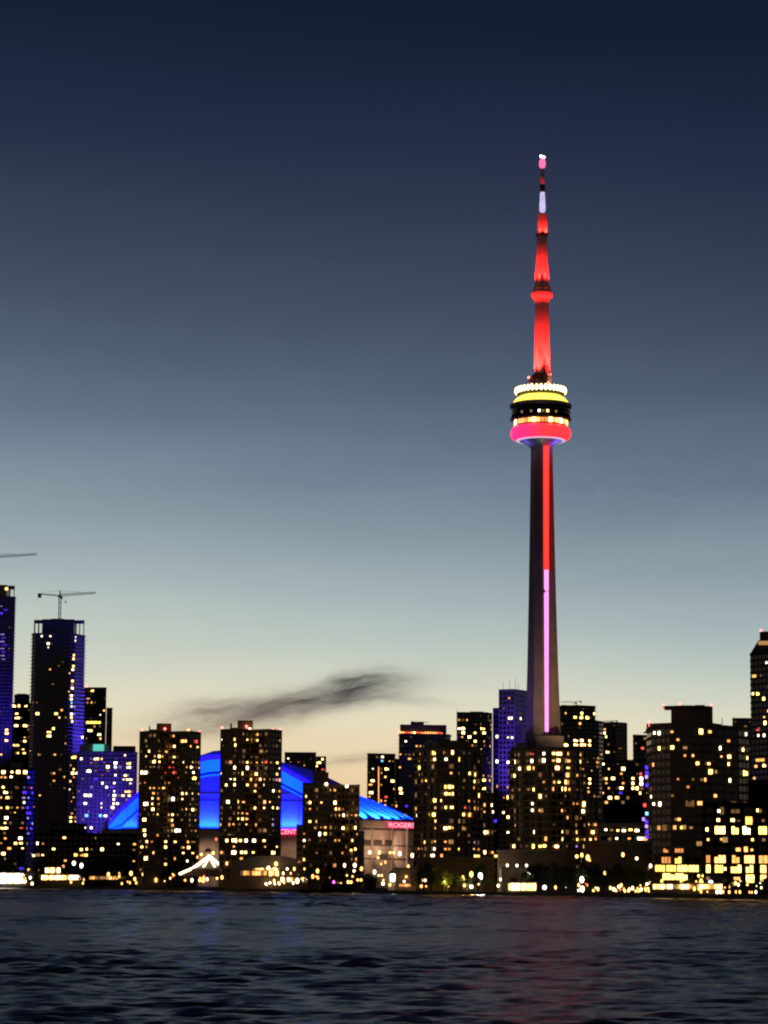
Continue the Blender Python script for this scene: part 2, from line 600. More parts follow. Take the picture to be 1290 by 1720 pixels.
# cell size of the facade at a pixel is found by casting the pixel's ray on every face
def hit(px, py):
    d = ray(px, py)
    best = None
    for fc in FACES:
        # origin (0,0): t*d.xy = p0 + s*u
        den = d.x * fc['u'][1] - d.y * fc['u'][0]
        if abs(den) < 1e-9:
            continue
        t = (fc['p0'][0] * fc['u'][1] - fc['p0'][1] * fc['u'][0]) / den
        s = (fc['p0'][0] * d.y - fc['p0'][1] * d.x) / den
        s = ((t * d.x - fc['p0'][0]) * fc['u'][0] + (t * d.y - fc['p0'][1]) * fc['u'][1])
        z = CAM_H + t * d.z
        if t > 0 and -0.3 <= s <= fc['L'] + 0.3 and fc['z0'] <= z <= fc['zt'] + 1.0:
            if best is None or t < best[0]:
                best = (t, fc, s, z)
    return best


PANE = {}


def pane_mesh(w, h, code, var):
    w = max(0.5, round(w / 0.25) * 0.25); h = max(0.5, round(h / 0.2) * 0.2)
    k = (w, h, code, var)
    if k not in PANE:
        b = MB()
        if w > 2.4:                       # wide panes are split by mullions
            n = max(2, round(w / 1.35)); gp = 0.26
            for i in range(n):
                hh = h * random.choice((1.0, 1.0, 0.94, 0.72))
                b.box((-w / 2 + (i + 0.5) * w / n, 0.05, (hh - h) / 2), (w / n - gp, 0.3, hh))
        else:
            b.box((0, 0.05, 0), (w, 0.3, h))
        me = b.mesh('window'); me.materials.append(EM[code][var])
        PANE[k] = me
    return PANE[k]


def put_window(fc, s, row, w, h, code, var=1, slack=0.1):
    bd = BLD[fc['b']]
    if bd['n'] >= 98:
        return False
    lit = fc['lit'].setdefault(row, [])
    lo, hi = s - w / 2, s + w / 2
    lo, hi = max(lo, 0.15), min(hi, fc['L'] - 0.15)
    for a, b in lit:
        if lo < b + slack and hi > a - slack:
            if (a + b) / 2 < s:
                lo = max(lo, b + slack)
            else:
                hi = min(hi, a - slack)
    if hi - lo < 0.7:
        return False
    lit.append((lo, hi))
    s, w = (lo + hi) / 2, hi - lo
    z = fc['zb'] + (row + 0.5) * fc['fh'] + 0.25 + random.uniform(-0.12, 0.12) * max(0.0, fc['fh'] - h - 0.8)
    x = fc['p0'][0] + fc['u'][0] * s + fc['n'][0] * fc['out']
    y = fc['p0'][1] + fc['u'][1] * s + fc['n'][1] * fc['out']
    o = link('window', pane_mesh(w, h, code, var))
    o.rotation_euler = (0, 0, fc['an'])
    r = bd['root']
    o.parent = r
    o.location = (x - r.location.x, y - r.location.y, z - r.location.z)
    bd['n'] += 1
    return True


MISS = []


def lights(ox, oy, sc, items):
    for it in items:
        zx, zy, w, h, code = it
        px, py = ox + zx / sc, oy + zy / sc
        b = hit(px, py)
        if b is None or b[1]['nf'] == 0:
            MISS.append((round(px), round(py), code, None if b is None else b[1]['b']))
            continue
        t, fc, s, z = b
        dist = t
        row = int((z - fc['zb'] - 0.25) // fc['fh'])
        row = min(max(row, 0), fc['nf'] - 1)
        wm = max(0.9, w / sc * dist / F * 0.66)
        hm = min(fc['fh'] * 0.62, max(0.9, h / sc * dist / F * 0.68))
        if w >= 78 and fc['b'] in ('B18', 'B21', 'B20'):
            wm = w / sc * dist / F * 0.84
            hm = fc['fh'] * 0.80
        nrows = max(1, round(h / sc * dist / F / fc['fh']))
        wm *= random.uniform(0.72, 1.12)
        if w < 78:
            hm *= random.uniform(0.68, 1.05)
        var = 2 if w * h > 1400 else (1 if w * h > 500 else 0)
        if w >= 78:
            var = random.choice((0, 0, 1))
        for k in range(nrows):
            rr = row - k + nrows // 2
            if 0 <= rr < fc['nf']:
                # a long run of light is several windows side by side
                n = max(1, round(wm / (fc['bw'] * 1.15)))
                for j in range(n):
                    put_window(fc, s + (j - (n - 1) / 2) * wm / n, rr, wm / n - (0.35 if n > 1 else 0), hm, code,
                               max(0, min(2, var + (random.choice((-1, 0, 0, 1)) if n > 1 else 0))))


def finish_facades():
    """a few dim lit rooms or glowing blue panes, then all dark panes of a building as one mass"""
    by = {}
    for fc in FACES:
        if not fc['nf']:
            continue
        bd = BLD[fc['b']]
        cells = [(r, c) for r in range(fc['nf']) for c in range(fc['nb'])]
        random.shuffle(cells)
        for r, c in cells[:int(len(cells) * bd['fill'])]:
            code = random.choice('ddddDDDDO')
            if fc['glass'] == 'B':
                code = random.choice('bbbBP')  # blue light on the glass put in as emissive panes
            put_window(fc, (c + 0.5) * fc['bw'], r, fc['bw'] * random.uniform(0.4, 0.75), fc['fh'] * 0.55, code, random.randint(0, 2))
        extra = bd.setdefault('extra', {k: MB() for k in 'dDOY'})
        share = {'grid': 0.20, 'pier': 0.22, 'slab': 0.14, 'office': 0.10}.get(bd['style'], 0.1) * (0.25 if bd['fill'] < 0.03 else 1.0)
        for r, c in cells[int(len(cells) * bd['fill']):int(len(cells) * (bd['fill'] + share))]:
            code = random.choice('ddddDDDDDOOOOY') if fc['glass'] != 'B' else random.choice('dD')
            wd = fc['bw'] * random.uniform(0.18, 0.5); hd = fc['fh'] * random.uniform(0.25, 0.5)
            s = (c + random.uniform(0.3, 0.7)) * fc['bw']
            zc = fc['zb'] + (r + 0.5) * fc['fh'] + 0.25
            extra[code].box((fc['p0'][0] + fc['u'][0] * s + fc['n'][0] * 0.08, fc['p0'][1] + fc['u'][1] * s + fc['n'][1] * 0.08, zc), (wd, 0.2, hd), fc['an'])
        mb = by.setdefault((fc['b'], fc['glass']), MB())
        for r in range(fc['nf']):
            z0 = fc['zb'] + (r + 0.5) * fc['fh'] + 0.25 - fc['fh'] * 0.31
            z1 = z0 + fc['fh'] * 0.62
            for c in range(fc['nb']):
                s0, s1 = (c + 0.16) * fc['bw'], (c + 0.84) * fc['bw']
                P = []
                for s in (s0, s1):
                    P.append((fc['p0'][0] + fc['u'][0] * s + fc['n'][0] * 0.05, fc['p0'][1] + fc['u'][1] * s + fc['n'][1] * 0.05))
                mb.add([(P[0][0], P[0][1], z0), (P[1][0], P[1][1], z0), (P[1][0], P[1][1], z1), (P[0][0], P[0][1], z1)], [(0, 1, 2, 3)])
    for k, bd in BLD.items():
        for code, mb in bd.get('extra', {}).items():
            if mb.v:
                o = mb.build('window', EM[code][0 if code == 'Y' else 1])
                o['kind'] = 'stuff'
                rooted(o, bd['root'])
    for (k, gl), mb in by.items():
        o = mb.build('window', M['glass'] if gl != 'B' else M['blueglass'])
        o['kind'] = 'stuff'
        rooted(o, BLD[k]['root'])


def beacon(key, px, py, Y, code='R', r=0.8):
    p = at(px, py, Y)
    b = MB()
    b.ball(p, r, 8, 5)
    if code == 'R':
        b.bar((p.x, p.y, p.z - r), (p.x, p.y, p.z - r - 1.5), 0.12)
    o = b.build('beacon_light', M['beacon'] if code == 'R' else LAMPM[code])
    rooted(o, BLD[key]['root'])


def roofbox(key, pxl, pxr, top, bot, Y, th=8, part='roof_plant', m='night'):
    a, b2_ = at(pxl, top, Y), at(pxr, top, Y)
    z0 = at(pxl, bot, Y).z
    w = MB()
    w.box(((a.x + b2_.x) / 2, Y + th / 2, (a.z + z0) / 2), (b2_.x - a.x, th, a.z - z0))
    rooted(w.build(part, M[m]), BLD[key]['root'])


def antenna(key, px, top, bot, Y, r=0.18):
    a, c = at(px, top, Y), at(px, bot, Y)
    w = MB()
    w.bar((c.x, c.y, c.z - 1), (c.x, a.y, a.z), r)
    rooted(w.build('antenna', M['steel']), BLD[key]['root'])


TW = 'skyscraper'
# ---- far left
bld('B1', 'condo_tower', 'tall blue glass tower under construction cut off by the left edge', 'tower', 'night',
    [dict(pts=[(-60, 2330), (-22, 2300), (14, 2300), (26, 2304)], top=1009, th=40)], fh=3.1, bay=3.6, style='slab', slabm='darkconc', glass='B', fill=0.02)
bld('B2', 'condo_tower', 'blue and black tower with crane on its open-framed top', 'tower', 'night',
    [dict(pts=[(54, 2205), (60, 2200), (117, 2200), (126, 2204), (143, 2220)], top=1066, th=34, glass=['glass', 'glass', 'glass', 'B'])],
    fh=3.1, bay=3.4, style='slab', slabm='conc', fill=0.012)
bld('B3', 'office_block', 'dark block with yellow lit rows squeezed between the two crane towers', 'building', 'night',
    [dict(pts=[(20, 2420), (52, 2420)], top=1182, th=30), dict(pts=[(24, 2426), (50, 2426)], top=1168, bot=1184, th=18, blank=True, part='penthouse')], style='office', fh=3.6)
bld('B4', 'office_block', 'dark stepped office tower with long bright yellow strip, right of crane tower', 'building', 'night',
    [dict(pts=[(139, 2500), (179, 2500)], top=1156, th=40), dict(pts=[(179, 2512), (189, 2516)], top=1190, th=30)], style='office', fh=3.8)
bld('B5', 'apartment_block', 'lower apartment block with blue lit right corner at the left edge', 'apartment block', 'night',
    [dict(pts=[(-12, S(0, 44)), (34, S(0, 40)), (46, S(0, 42)), (58, S(0, 50))], top=1292, th=26, glass=['glass', 'B', 'B']),
     dict(pts=[(18, S(0, 60)), (38, S(0, 60))], top=1281, bot=1293, th=12, blank=True, part='penthouse', mat='blueglass')], style='slab', slabm='grey', fill=0.06)
bld('B6', 'condo_block', 'blue lit broad condo block with small cyan sign, behind stadium', 'apartment block', 'purple',
    [dict(pts=[(131, 2090), (186, 2084), (231, 2096)], top=1264, th=30, glass='B'),
     dict(pts=[(134, 2094), (184, 2094)], top=1250, bot=1266, th=14, part='penthouse', blank=True, mat='purple'),
     dict(pts=[(190, 2100), (228, 2100)], top=1253, bot=1266, th=14, part='penthouse', blank=True, mat='grey'),
     dict(pts=[(117, 2110), (131, 2104)], top=1268, th=24, mat='night', glass='glass')], style='slab', slabm='purple', fill=0.05)
bld('B22', 'low_block', 'long dark low building with bright yellow strip along its foot', 'building', 'night',
    [dict(pts=[(60, S(60, 34)), (150, S(60, 31)), (232, S(60, 34))], top=1402, th=22, mat='hull'),
     dict(pts=[(86, S(60, 40)), (146, S(60, 40))], top=1384, bot=1404, th=12, part='penthouse', mat='hull')], style='grid', fh=3.4, fill=0.02)
# ---- stadium-side apartment towers
bld('TA', 'apartment_tower', 'brown brick apartment tower left of the blue stadium arch', 'apartment tower', 'brown',
    [dict(pts=[(235, S(285, 146)), (264, S(285, 138)), (289, S(285, 146)), (318, S(285, 140)), (337, S(285, 150))], top=1231, th=26),
     dict(pts=[(263, S(285, 152)), (288, S(285, 152))], top=1215, bot=1232, th=12, part='penthouse', blank=True),
     dict(pts=[(250, S(285, 152)), (263, S(285, 152))], top=1225, bot=1232, th=10, part='roof_plant', blank=True),
     dict(pts=[(250.2, S(285, 158)), (252.4, S(285, 158))], top=1219, bot=1232, th=3, part='chimney', blank=True),
     dict(pts=[(232, S(285, 60)), (262, S(285, 56)), (330, S(285, 62))], top=1408, th=20, part='podium', mat='dkbrown')],
    style='grid', fh=3.0, bay=3.2, fill=0.08)
bld('TB', 'apartment_tower', 'brown brick apartment tower between the two tall blue stadium panels', 'apartment tower', 'brown',
    [dict(pts=[(371, S(420, 136)), (399, S(420, 128)), (427, S(420, 136)), (452, S(420, 130)), (473, S(420, 140))], top=1228, th=26),
     dict(pts=[(399, S(420, 142)), (425, S(420, 142))], top=1210, bot=1229, th=12, part='penthouse', blank=True),
     dict(pts=[(386.6, S(420, 146)), (389.6, S(420, 146))], top=1215, bot=1229, th=3, part='chimney', blank=True),
     dict(pts=[(389, S(420, 148)), (399, S(420, 148))], top=1222, bot=1229, th=8, part='roof_plant', blank=True),
     dict(pts=[(368, S(420, 70)), (420, S(420, 66)), (470, S(420, 72))], top=1406, th=20, part='podium', mat='dkbrown')],
    style='grid', fh=3.0, bay=3.2, fill=0.09)
bld('TC', 'apartment_tower', 'shorter stepped brown apartment tower right of the purple-edged stadium panel', 'apartment tower', 'brown',
    [dict(pts=[(508, S(550, 84)), (528, S(550, 84)), (552, S(550, 78)), (580, S(550, 86)), (604, S(550, 80))], top=1321, th=24),
     dict(pts=[(527, S(550, 92)), (552, S(550, 92))], top=1297, bot=1322, th=12, part='penthouse', blank=True),
     dict(pts=[(508, S(550, 94)), (527, S(550, 94))], top=1314, bot=1322, th=12, part='roof_plant', blank=True),
     dict(pts=[(498, S(550, 70)), (509, S(550, 70))], top=1388, th=20, part='podium')],
    style='grid', fh=3.0, bay=3.2, fill=0.08)
bld('B7', 'distant_tower', 'small dark distant tower peeping over the grey stadium roof', 'tower', 'night',
    [dict(pts=[(478, 2500), (531, 2500)], top=1265, th=30), dict(pts=[(531, 2506), (548, 2506)], top=1272, th=26)], style='office')
bld('B8', 'condo_tower', 'dark narrow tower with vertical string of lights above the stadium sign', 'tower', 'night',
    [dict(pts=[(617, 2120), (664, 2128)], top=1267, th=30), dict(pts=[(664, 2130), (672, 2134)], top=1276, th=20)], style='slab', slabm='grey')
bld('B9', 'condo_tower', 'dark flat-topped tower with pink light band below its roof', 'tower', 'night',
    [dict(pts=[(670, 1960), (748, 1966), (757, 1974)], top=1234, th=30),
     dict(pts=[(672, 1966), (750, 1970)], top=1217, bot=1229, th=26, part='penthouse', blank=True),
     dict(pts=[(674, 1970), (748, 1974)], top=1229, bot=1235, th=20, part='roof_plant', blank=True, noface=True)], style='slab', slabm='grey')
bld('B10', 'condo_tower', 'round-shouldered glass condo block with balconies, right of stadium drum', 'apartment tower', 'dkbrown',
    [dict(pts=[(698, S(750, 140)), (712, S(750, 124)), (737, S(750, 114)), (766, S(750, 112)), (792, S(750, 120)), (808, S(750, 136))], top=1262, th=24),
     dict(pts=[(712, S(750, 140)), (737, S(750, 128)), (766, S(750, 127)), (790, S(750, 138))], top=1246, bot=1263, th=18, part='penthouse', blank=True),
     dict(pts=[(808, S(780, 150)), (829, S(780, 156))], top=1334, th=22)], style='pier', fh=3.1, bay=3.4, slabm='slab', fill=0.1)
bld('B11', 'office_tower', 'dark square-topped tower behind the round-shouldered condo block', 'tower', 'night',
    [dict(pts=[(767, 2100), (817, 2100), (826, 2112)], top=1198, th=40)], style='grid', fh=3.4)
bld('B12', 'office_tower', 'purple lit slab tower with window grid at the foot of the needle tower', 'tower', 'purple',
    [dict(pts=[(838, 2128), (864, 2122), (886, 2142)], top=1160, th=30),
     dict(pts=[(828, 2132), (838, 2130)], top=1191, th=24, mat='blueglass')], style='grid', fh=4.0, bay=3.6, fill=0.0)
bld('B13', 'condo_tower', 'broad condo block with lit balconies hiding the needle tower base', 'apartment tower', 'dkbrown',
    [dict(pts=[(858, S(930, 170)), (880, S(930, 158)), (902, S(930, 154)), (923, S(930, 150)), (958, S(930, 152)), (984, S(930, 162))], top=1262, th=26),
     dict(pts=[(862, S(930, 176)), (942, S(930, 172))], top=1256, bot=1263, th=12, part='penthouse', blank=True),
     dict(pts=[(984, S(930, 150)), (1011, S(930, 158))], top=1342, th=24)], style='pier', fh=3.1, bay=3.4, slabm='slab', fill=0.1)
bld('B14', 'condo_tower', 'dark rounded tower with thin roof mast just right of the needle tower', 'tower', 'night',
    [dict(pts=[(936, 2110), (958, 2102), (984, 2102), (1006, 2112), (1013, 2122)], top=1212, th=30),
     dict(pts=[(940, 2112), (970, 2106), (1000, 2114)], top=1187, bot=1213, th=24, part='penthouse')], style='slab', slabm='grey', fh=3.4)
bld('B15', 'condo_tower', 'plain brown tower with thin roof crane, second right of the needle tower', 'tower', 'darkconc',
    [dict(pts=[(1013, 2230), (1034, 2224), (1053, 2236)], top=1215, th=30)], style='grid', fill=0.01)
bld('B16', 'apartment_block', 'lower speckled apartment block above the black wall, left of the largest condo', 'apartment block', 'night',
    [dict(pts=[(1010, 1710), (1050, 1704), (1090, 1712)], top=1279, th=30)], style='slab', slabm='darkconc', fh=3.1)
bld('BK', 'black_hall', 'windowless black hall above the pale striped parking deck', 'building', 'hull',
    [dict(pts=[(1011, 1500), (1086, 1500)], top=1350, th=30, blank=True)], style='plain')
bld('PK', 'parking_deck', 'pale striped parking deck with open lit levels under the black hall', 'parking deck', 'conc',
    [dict(pts=[(1005, S(1050, 190)), (1090, S(1050, 190))], top=1386, th=20)], style='office', fh=3.6, bay=5)
bld('B17', 'distant_tower', 'slim dark block against the left shoulder of the largest right condo', 'tower', 'night',
    [dict(pts=[(1063, 1830), (1088, 1834)], top=1236, th=24)], style='slab', slabm='grey')
bld('B18', 'condo_tower', 'largest dark curved condo tower with crown on the right', 'apartment tower', 'dkbrown',
    [dict(pts=[(1086, S(1170, 130)), (1094, S(1170, 112)), (1126, S(1170, 100)), (1166, S(1170, 96)), (1204, S(1170, 100)), (1240, S(1170, 106)), (1258, S(1170, 114))], top=1229, th=20),
     dict(pts=[(1086, S(1170, 124)), (1128, S(1170, 116)), (1196, S(1170, 116)), (1212, S(1170, 124))], top=1216, bot=1230, th=16, part='penthouse', blank=True),
     dict(pts=[(1127, S(1170, 124)), (1160, S(1170, 120)), (1197, S(1170, 124))], top=1189, bot=1217, th=14, part='crown', blank=True),
     dict(pts=[(1114, S(1170, 122)), (1158, S(1170, 117)), (1197, S(1170, 122))], top=1186, bot=1189, th=14, part='canopy', blank=True, style='plain'),
     dict(pts=[(1098, S(1140, 66)), (1178, S(1140, 66))], top=1436, th=26, part='podium')],
    style='slab', slabm='darkconc', fh=3.05, bay=3.3, fill=0.028)
bld('B19', 'distant_tower', 'small plain dark block between the largest condo and right edge tower', 'tower', 'darkconc',
    [dict(pts=[(1230, 1900), (1263, 1900)], top=1208, th=24)], style='grid')
p20 = [(1260, 1620), (1300, 1600), (1340, 1620)]
bld('B20', 'office_tower', 'tall dark tower with chamfered top cut off by the right edge', 'tower', 'night',
    [dict(pts=p20, top=1100, th=30),
     dict(pts=[(1276, 1612), (1312, 1606)], top=1061, bot=1078, th=20, part='crown', blank=True)], style='office', fh=3.7, bay=4, fill=0.02)
bld('B21', 'terminal_building', 'wide dark waterfront terminal with tall yellow lit windows at right edge', 'building', 'hull',
    [dict(pts=[(1180, S(1230, 42)), (1312, S(1230, 42))], top=1352, th=26),
     dict(pts=[(1256, S(1230, 50)), (1312, S(1230, 50))], top=1314, bot=1353, th=18, part='penthouse', blank=True)],
    style='pier', slabm='hull', fh=3.4, bay=4.6, fill=0.05)

# chamfered shoulder of the right edge tower
a, b_, c_, d_ = at(1260, 1100, 1620), at(1274, 1077, 1616), at(1326, 1077, 1616), at(1340, 1100, 1620)
w = MB()
vs = []
for yy in (0, 36):
    for p in (a, b_, c_, d_):
        vs.append((p.x + a.x * (yy - 8) / 1620, p.y - 8 + yy, p.z))
w.add(vs, [(0, 3, 2, 1), (4, 5, 6, 7), (0, 1, 5, 4), (1, 2, 6, 5), (2, 3, 7, 6), (3, 0, 4, 7)])
rooted(w.build('roof', M['night']), BLD['B20']['root'])

# open crown frames of the two towers under construction
for key, pxl, pxr, cl, cr_, top, bot, Y in (('B1', -58, 25, -40, 14, 984, 1010, 2306), ('B2', 57, 142, 73, 127, 1042, 1067, 2206)):
    l, r_ = at(pxl, top, Y), at(pxr, top, Y)
    zb_ = at(pxl, bot, Y).z
    fr = MB()
    kx = ((l.x + r_.x) / 2) / Y
    fr.prism([(l.x, Y), (r_.x, Y), (r_.x + r_.x / Y * 24, Y + 24), (l.x + r_.x / Y * 24, Y + 24)], l.z - 0.4, l.z + 0.4)
    n = 12
    for i in range(n + 1):
        x = l.x + 0.5 + (r_.x - l.x - 1) * i / n
        for yy in (0.6, 23.4):
            fr.box((x + r_.x / Y * yy, Y + yy, (l.z + zb_) / 2 - 0.5), (0.7, 0.7, l.z - zb_))
    rooted(fr.build('crown_frame', M['steel']), BLD[key]['root'])
    cl_, c2 = at(cl, top, Y), at(cr_, top, Y)
    co = MB()
    co.box(((cl_.x + c2.x) / 2 + r_.x / Y * 12, Y + 12, (l.z + zb_) / 2 + 0.8), (c2.x - cl_.x, 20, l.z - zb_ + 1.0))
    co.box(((cl_.x * 0.6 + c2.x * 0.4), Y + 14, l.z + 1.6), ((c2.x - cl_.x) * 0.4, 10, 1.8))
    rooted(co.build('core', M['blueglass']), BLD[key]['root'])

# roof clutter
roofbox('B9', 690, 712, 1212.5, 1217, 1975)
roofbox('B14', 944, 952, 1184, 1188, 2112)
roofbox('TA', 318, 322, 1227, 1231, S(285, 150)); roofbox('TA', 325, 336, 1229, 1232, S(285, 150))
roofbox('B18', 1213, 1221, 1218, 1230, S(1170, 122)); roofbox('B18', 1140, 1150, 1184.5, 1187, S(1170, 128)); roofbox('B18', 1168, 1184, 1184, 1187, S(1170, 128))
roofbox('B3', 28, 44, 1165, 1169, 2430)
roofbox('B11', 790, 812, 1195, 1199, 2110)
for px, t_ in ((845, 1146), (856, 1142), (866, 1140), (871, 1148)):
    antenna('B12', px, t_, 1160, 2136)
antenna('B18', 1213, 1206, 1216, S(1170, 126)); antenna('B11', 768, 1190, 1198, 2104)
for key, px, py, Y in (('TA', 238.5, 1226, S(285, 150)), ('TA', 277, 1224, S(285, 150)), ('TA', 335, 1229, S(285, 150)),
                       ('TB', 373, 1222, S(420, 140)), ('TB', 414, 1220, S(420, 140)), ('TB', 458, 1226, S(420, 140)), ('TB', 471, 1225, S(420, 140)),
                       ('B4', 145, 1153, 2505), ('B4', 177, 1157, 2505), ('B18', 1115, 1184, S(1170, 124)), ('B18', 1142, 1182.5, S(1170, 126)),
                       ('B18', 1195, 1184, S(1170, 124)), ('B18', 1090, 1212, S(1170, 122)), ('B20', 1278, 1059, 1612), ('B9', 670, 1229, 1970)):
    beacon(key, px, py, Y, r=0.75 * Y / 1600)
for key, px, py, Y, c in (('TA', 316.5, 1227, S(285, 148), 'O'), ('TB', 419.5, 1225, S(420, 140), 'W'), ('TB', 449, 1228, S(420, 138), 'Y'),
                          ('B1', 11, 989, 2302, 'Y'), ('TC', 582.5, 1320.5, S(550, 78), 'W'), ('TC', 548, 1317, S(550, 76), 'W')):
    beacon(key, px, py, Y, c, r=1.0 * Y / 1600)
# pink band below the flat roof
w = MB()
l, r_ = at(671, 1230, 1962), at(744, 1232, 1968)
n = 16
for i in range(n):
    x = l.x + (r_.x - l.x) * (i + 0.5) / n
    b = MB(); b.box((x, 1964 + 3 * i / n, l.z - 0.2 * i / n), ((r_.x - l.x) / n - 0.5, 0.8, random.uniform(0.9, 1.8)))
    rooted(b.build('light_band', EM[random.choice('OROROY')][random.randint(1, 2)]), BLD['B9']['root'])
# string of lights up the narrow tower
for i in range(26):
    p = at(636, 1289 + i * 2.4, 2116)
    b = MB(); b.ball(p, 0.45, 6, 4)
    rooted(b.build('string_light', EM['O'][2]), BLD['B8']['root'])
# violet light string down the corner of the largest condo
for px, py, c in ((1086, 1289, 'B'), (1086.5, 1298, 'B'), (1086, 1305, 'P'), (1086.5, 1319, 'B'), (1083, 1352.5, 'R'), (1086.5, 1366.5, 'C'), (1081, 1376, 'P'),
                  (1086, 1380, 'B'), (1086, 1388, 'P'), (1086.5, 1398, 'B'), (1086.5, 1406, 'B')):
    p = at(px, py, S(1170, 94))
    b = MB(); b.box(p, (1.1, 0.4, 1.3))
    rooted(b.build('accent_light', EM[c][2]), BLD['B18']['root'])

# lit windows read from the photograph (zoom coordinates x, y, width, height, colour code)
lights(0, 900, 5.16, [(15,480,60,40,'b'),
    (362,866,20,20,'W'),(437,862,25,20,'W'),(418,935,30,25,'W'),(418,970,15,12,'W'),(655,866,22,18,'W'),(652,920,20,20,'W'),(640,1045,25,25,'Y'),(638,1078,35,25,'Y'),
    (636,1115,30,25,'Y'),(630,1163,30,20,'W'),(602,1205,15,15,'Y'),(628,1262,35,25,'Y'),(625,1295,25,20,'O'),(626,1325,35,25,'W'),(596,1355,15,15,'Y'),(620,1385,25,25,'W'),
    (618,1415,35,25,'W'),(620,1445,35,25,'C'),(620,1480,25,20,'W'),(588,1503,30,25,'W'),(620,1535,35,25,'W'),(585,1570,20,20,'Y'),(618,1572,35,25,'Y'),(628,1612,35,25,'Y'),
    (325,1540,45,30,'Y'),(487,1540,40,25,'Y'),(515,1570,20,20,'W'),(463,1662,35,30,'Y'),(425,1695,60,20,'Y'),
    (120,1468,60,35,'Y'),(165,1470,30,30,'Y'),(225,1468,45,30,'Y'),(145,1535,40,20,'Y'),(150,1562,60,25,'Y'),(140,1640,50,30,'Y'),(218,1632,50,45,'Y'),(55,1695,55,25,'Y'),
    (800,1340,35,25,'Y'),(765,1393,45,15,'O'),(870,1545,15,15,'W'),(810,1615,210,40,'G'),(780,1690,70,25,'Y'),
    (20,855,60,10,'P'),(30,885,70,10,'B'),(20,910,60,10,'P'),(35,945,70,10,'B'),(20,975,60,10,'P'),(30,1005,60,10,'B'),(20,1035,60,10,'P'),(30,1065,50,10,'P'),(10,605,40,12,'P'),(50,630,60,12,'B')])  # last row: blue light on the glass tower as emissive strips
lights(0, 1200, 5.16, [(55,150,55,25,'Y'),(55,210,55,25,'Y'),(140,265,80,40,'Y'),(10,350,20,20,'Y'),(215,238,35,25,'Y'),(210,345,45,25,'G'),(155,340,25,25,'G'),(200,315,25,20,'G'),
    (463,115,35,30,'Y'),(425,180,70,30,'Y'),(475,360,30,25,'O'),(468,515,30,25,'O'),(468,575,30,25,'O'),(345,703,20,15,'Y'),
    (640,372,85,35,'G'),(640,468,25,25,'Y'),(660,500,40,25,'W'),(630,520,40,50,'Y'),(640,560,30,20,'O'),(605,645,20,15,'W'),(640,705,20,15,'Y'),(620,740,20,20,'O'),(620,770,20,20,'O'),
    (625,855,30,20,'O'),(615,885,35,25,'Y'),(615,915,35,25,'Y'),(655,915,20,20,'Y'),
    (715,215,45,35,'W'),(780,148,70,25,'Y'),(860,185,45,35,'Y'),(730,270,25,15,'Y'),
    (705,378,25,25,'W'),(790,380,25,20,'P'),(835,378,60,30,'Y'),(882,378,20,25,'Y'),(960,360,25,25,'W'),(1083,362,20,20,'W'),(770,503,65,40,'W'),(935,440,45,50,'Y'),
    (1000,430,50,30,'W'),(1000,458,30,25,'W'),(1115,430,80,35,'Y'),(1115,462,85,25,'W'),(890,510,20,20,'R'),(1000,540,25,25,'W'),(888,598,25,25,'W'),(925,630,35,25,'W'),
    (990,605,30,25,'W'),(990,660,20,20,'W'),(1085,540,35,25,'Y'),(1138,550,25,20,'W'),(1070,578,20,15,'W'),(1110,578,60,20,'Y'),(1130,610,25,20,'W'),(1105,660,90,25,'Y'),
    (1065,692,45,25,'Y'),(1120,690,40,20,'Y'),(1025,692,20,20,'P'),(760,705,115,35,'W'),(990,718,35,30,'W'),(985,775,30,60,'Y'),(975,810,40,40,'W'),(740,765,35,25,'W'),
    (880,775,20,20,'W'),(880,802,20,20,'W'),(1018,770,25,25,'W'),(768,828,20,15,'P'),(915,860,50,30,'W'),(750,893,40,40,'C'),(870,888,50,40,'C'),(745,995,25,25,'W'),(790,1000,30,25,'W'),
    (30,495,45,35,'Y'),(105,492,40,35,'Y'),(165,495,70,40,'Y'),(220,495,60,45,'Y'),(97,560,30,25,'W'),(45,562,30,25,'O'),(28,628,35,25,'Y'),(50,692,75,40,'Y'),(65,730,50,25,'Y'),
    (65,788,35,25,'Y'),(10,828,25,20,'Y'),(62,830,55,40,'W'),(55,900,65,35,'W'),(130,862,20,15,'Y'),(165,865,20,20,'W'),(40,965,75,30,'Y'),(15,990,30,25,'Y'),(60,1005,35,25,'Y'),
    (175,1060,50,45,'W'),(45,1095,40,25,'O'),(10,1130,25,20,'O'),(135,1130,45,30,'Y'),(180,1130,40,25,'Y'),(195,1160,35,20,'Y'),(80,1180,60,50,'O'),(30,1228,50,35,'Y'),
    (215,670,60,60,'B'),(280,670,30,60,'B'),(205,730,40,20,'P'),(245,735,35,25,'P'),(205,800,20,20,'P'),(235,840,60,80,'B'),(270,980,50,60,'B'),(280,965,20,30,'C'),(240,895,40,30,'P'),
    (185,965,40,20,'R'),(245,1020,30,25,'P'),(208,770,25,30,'W'),(270,630,40,25,'R'),(210,630,20,20,'P'),(245,560,50,40,'P'),
    (320,1135,40,35,'W'),(372,1138,20,20,'O'),(555,1050,45,30,'Y'),(465,1187,40,20,'Y'),(705,1175,30,30,'Y'),(755,1170,35,35,'Y'),(775,1145,40,30,'Y'),(885,1170,50,55,'Y'),
    (825,1075,20,20,'O'),(300,1238,80,30,'W'),(370,1232,30,20,'Y'),(705,1210,30,25,'O'),(1025,1098,30,25,'W'),(1165,1130,35,25,'O'),(735,1240,390,35,'G')])
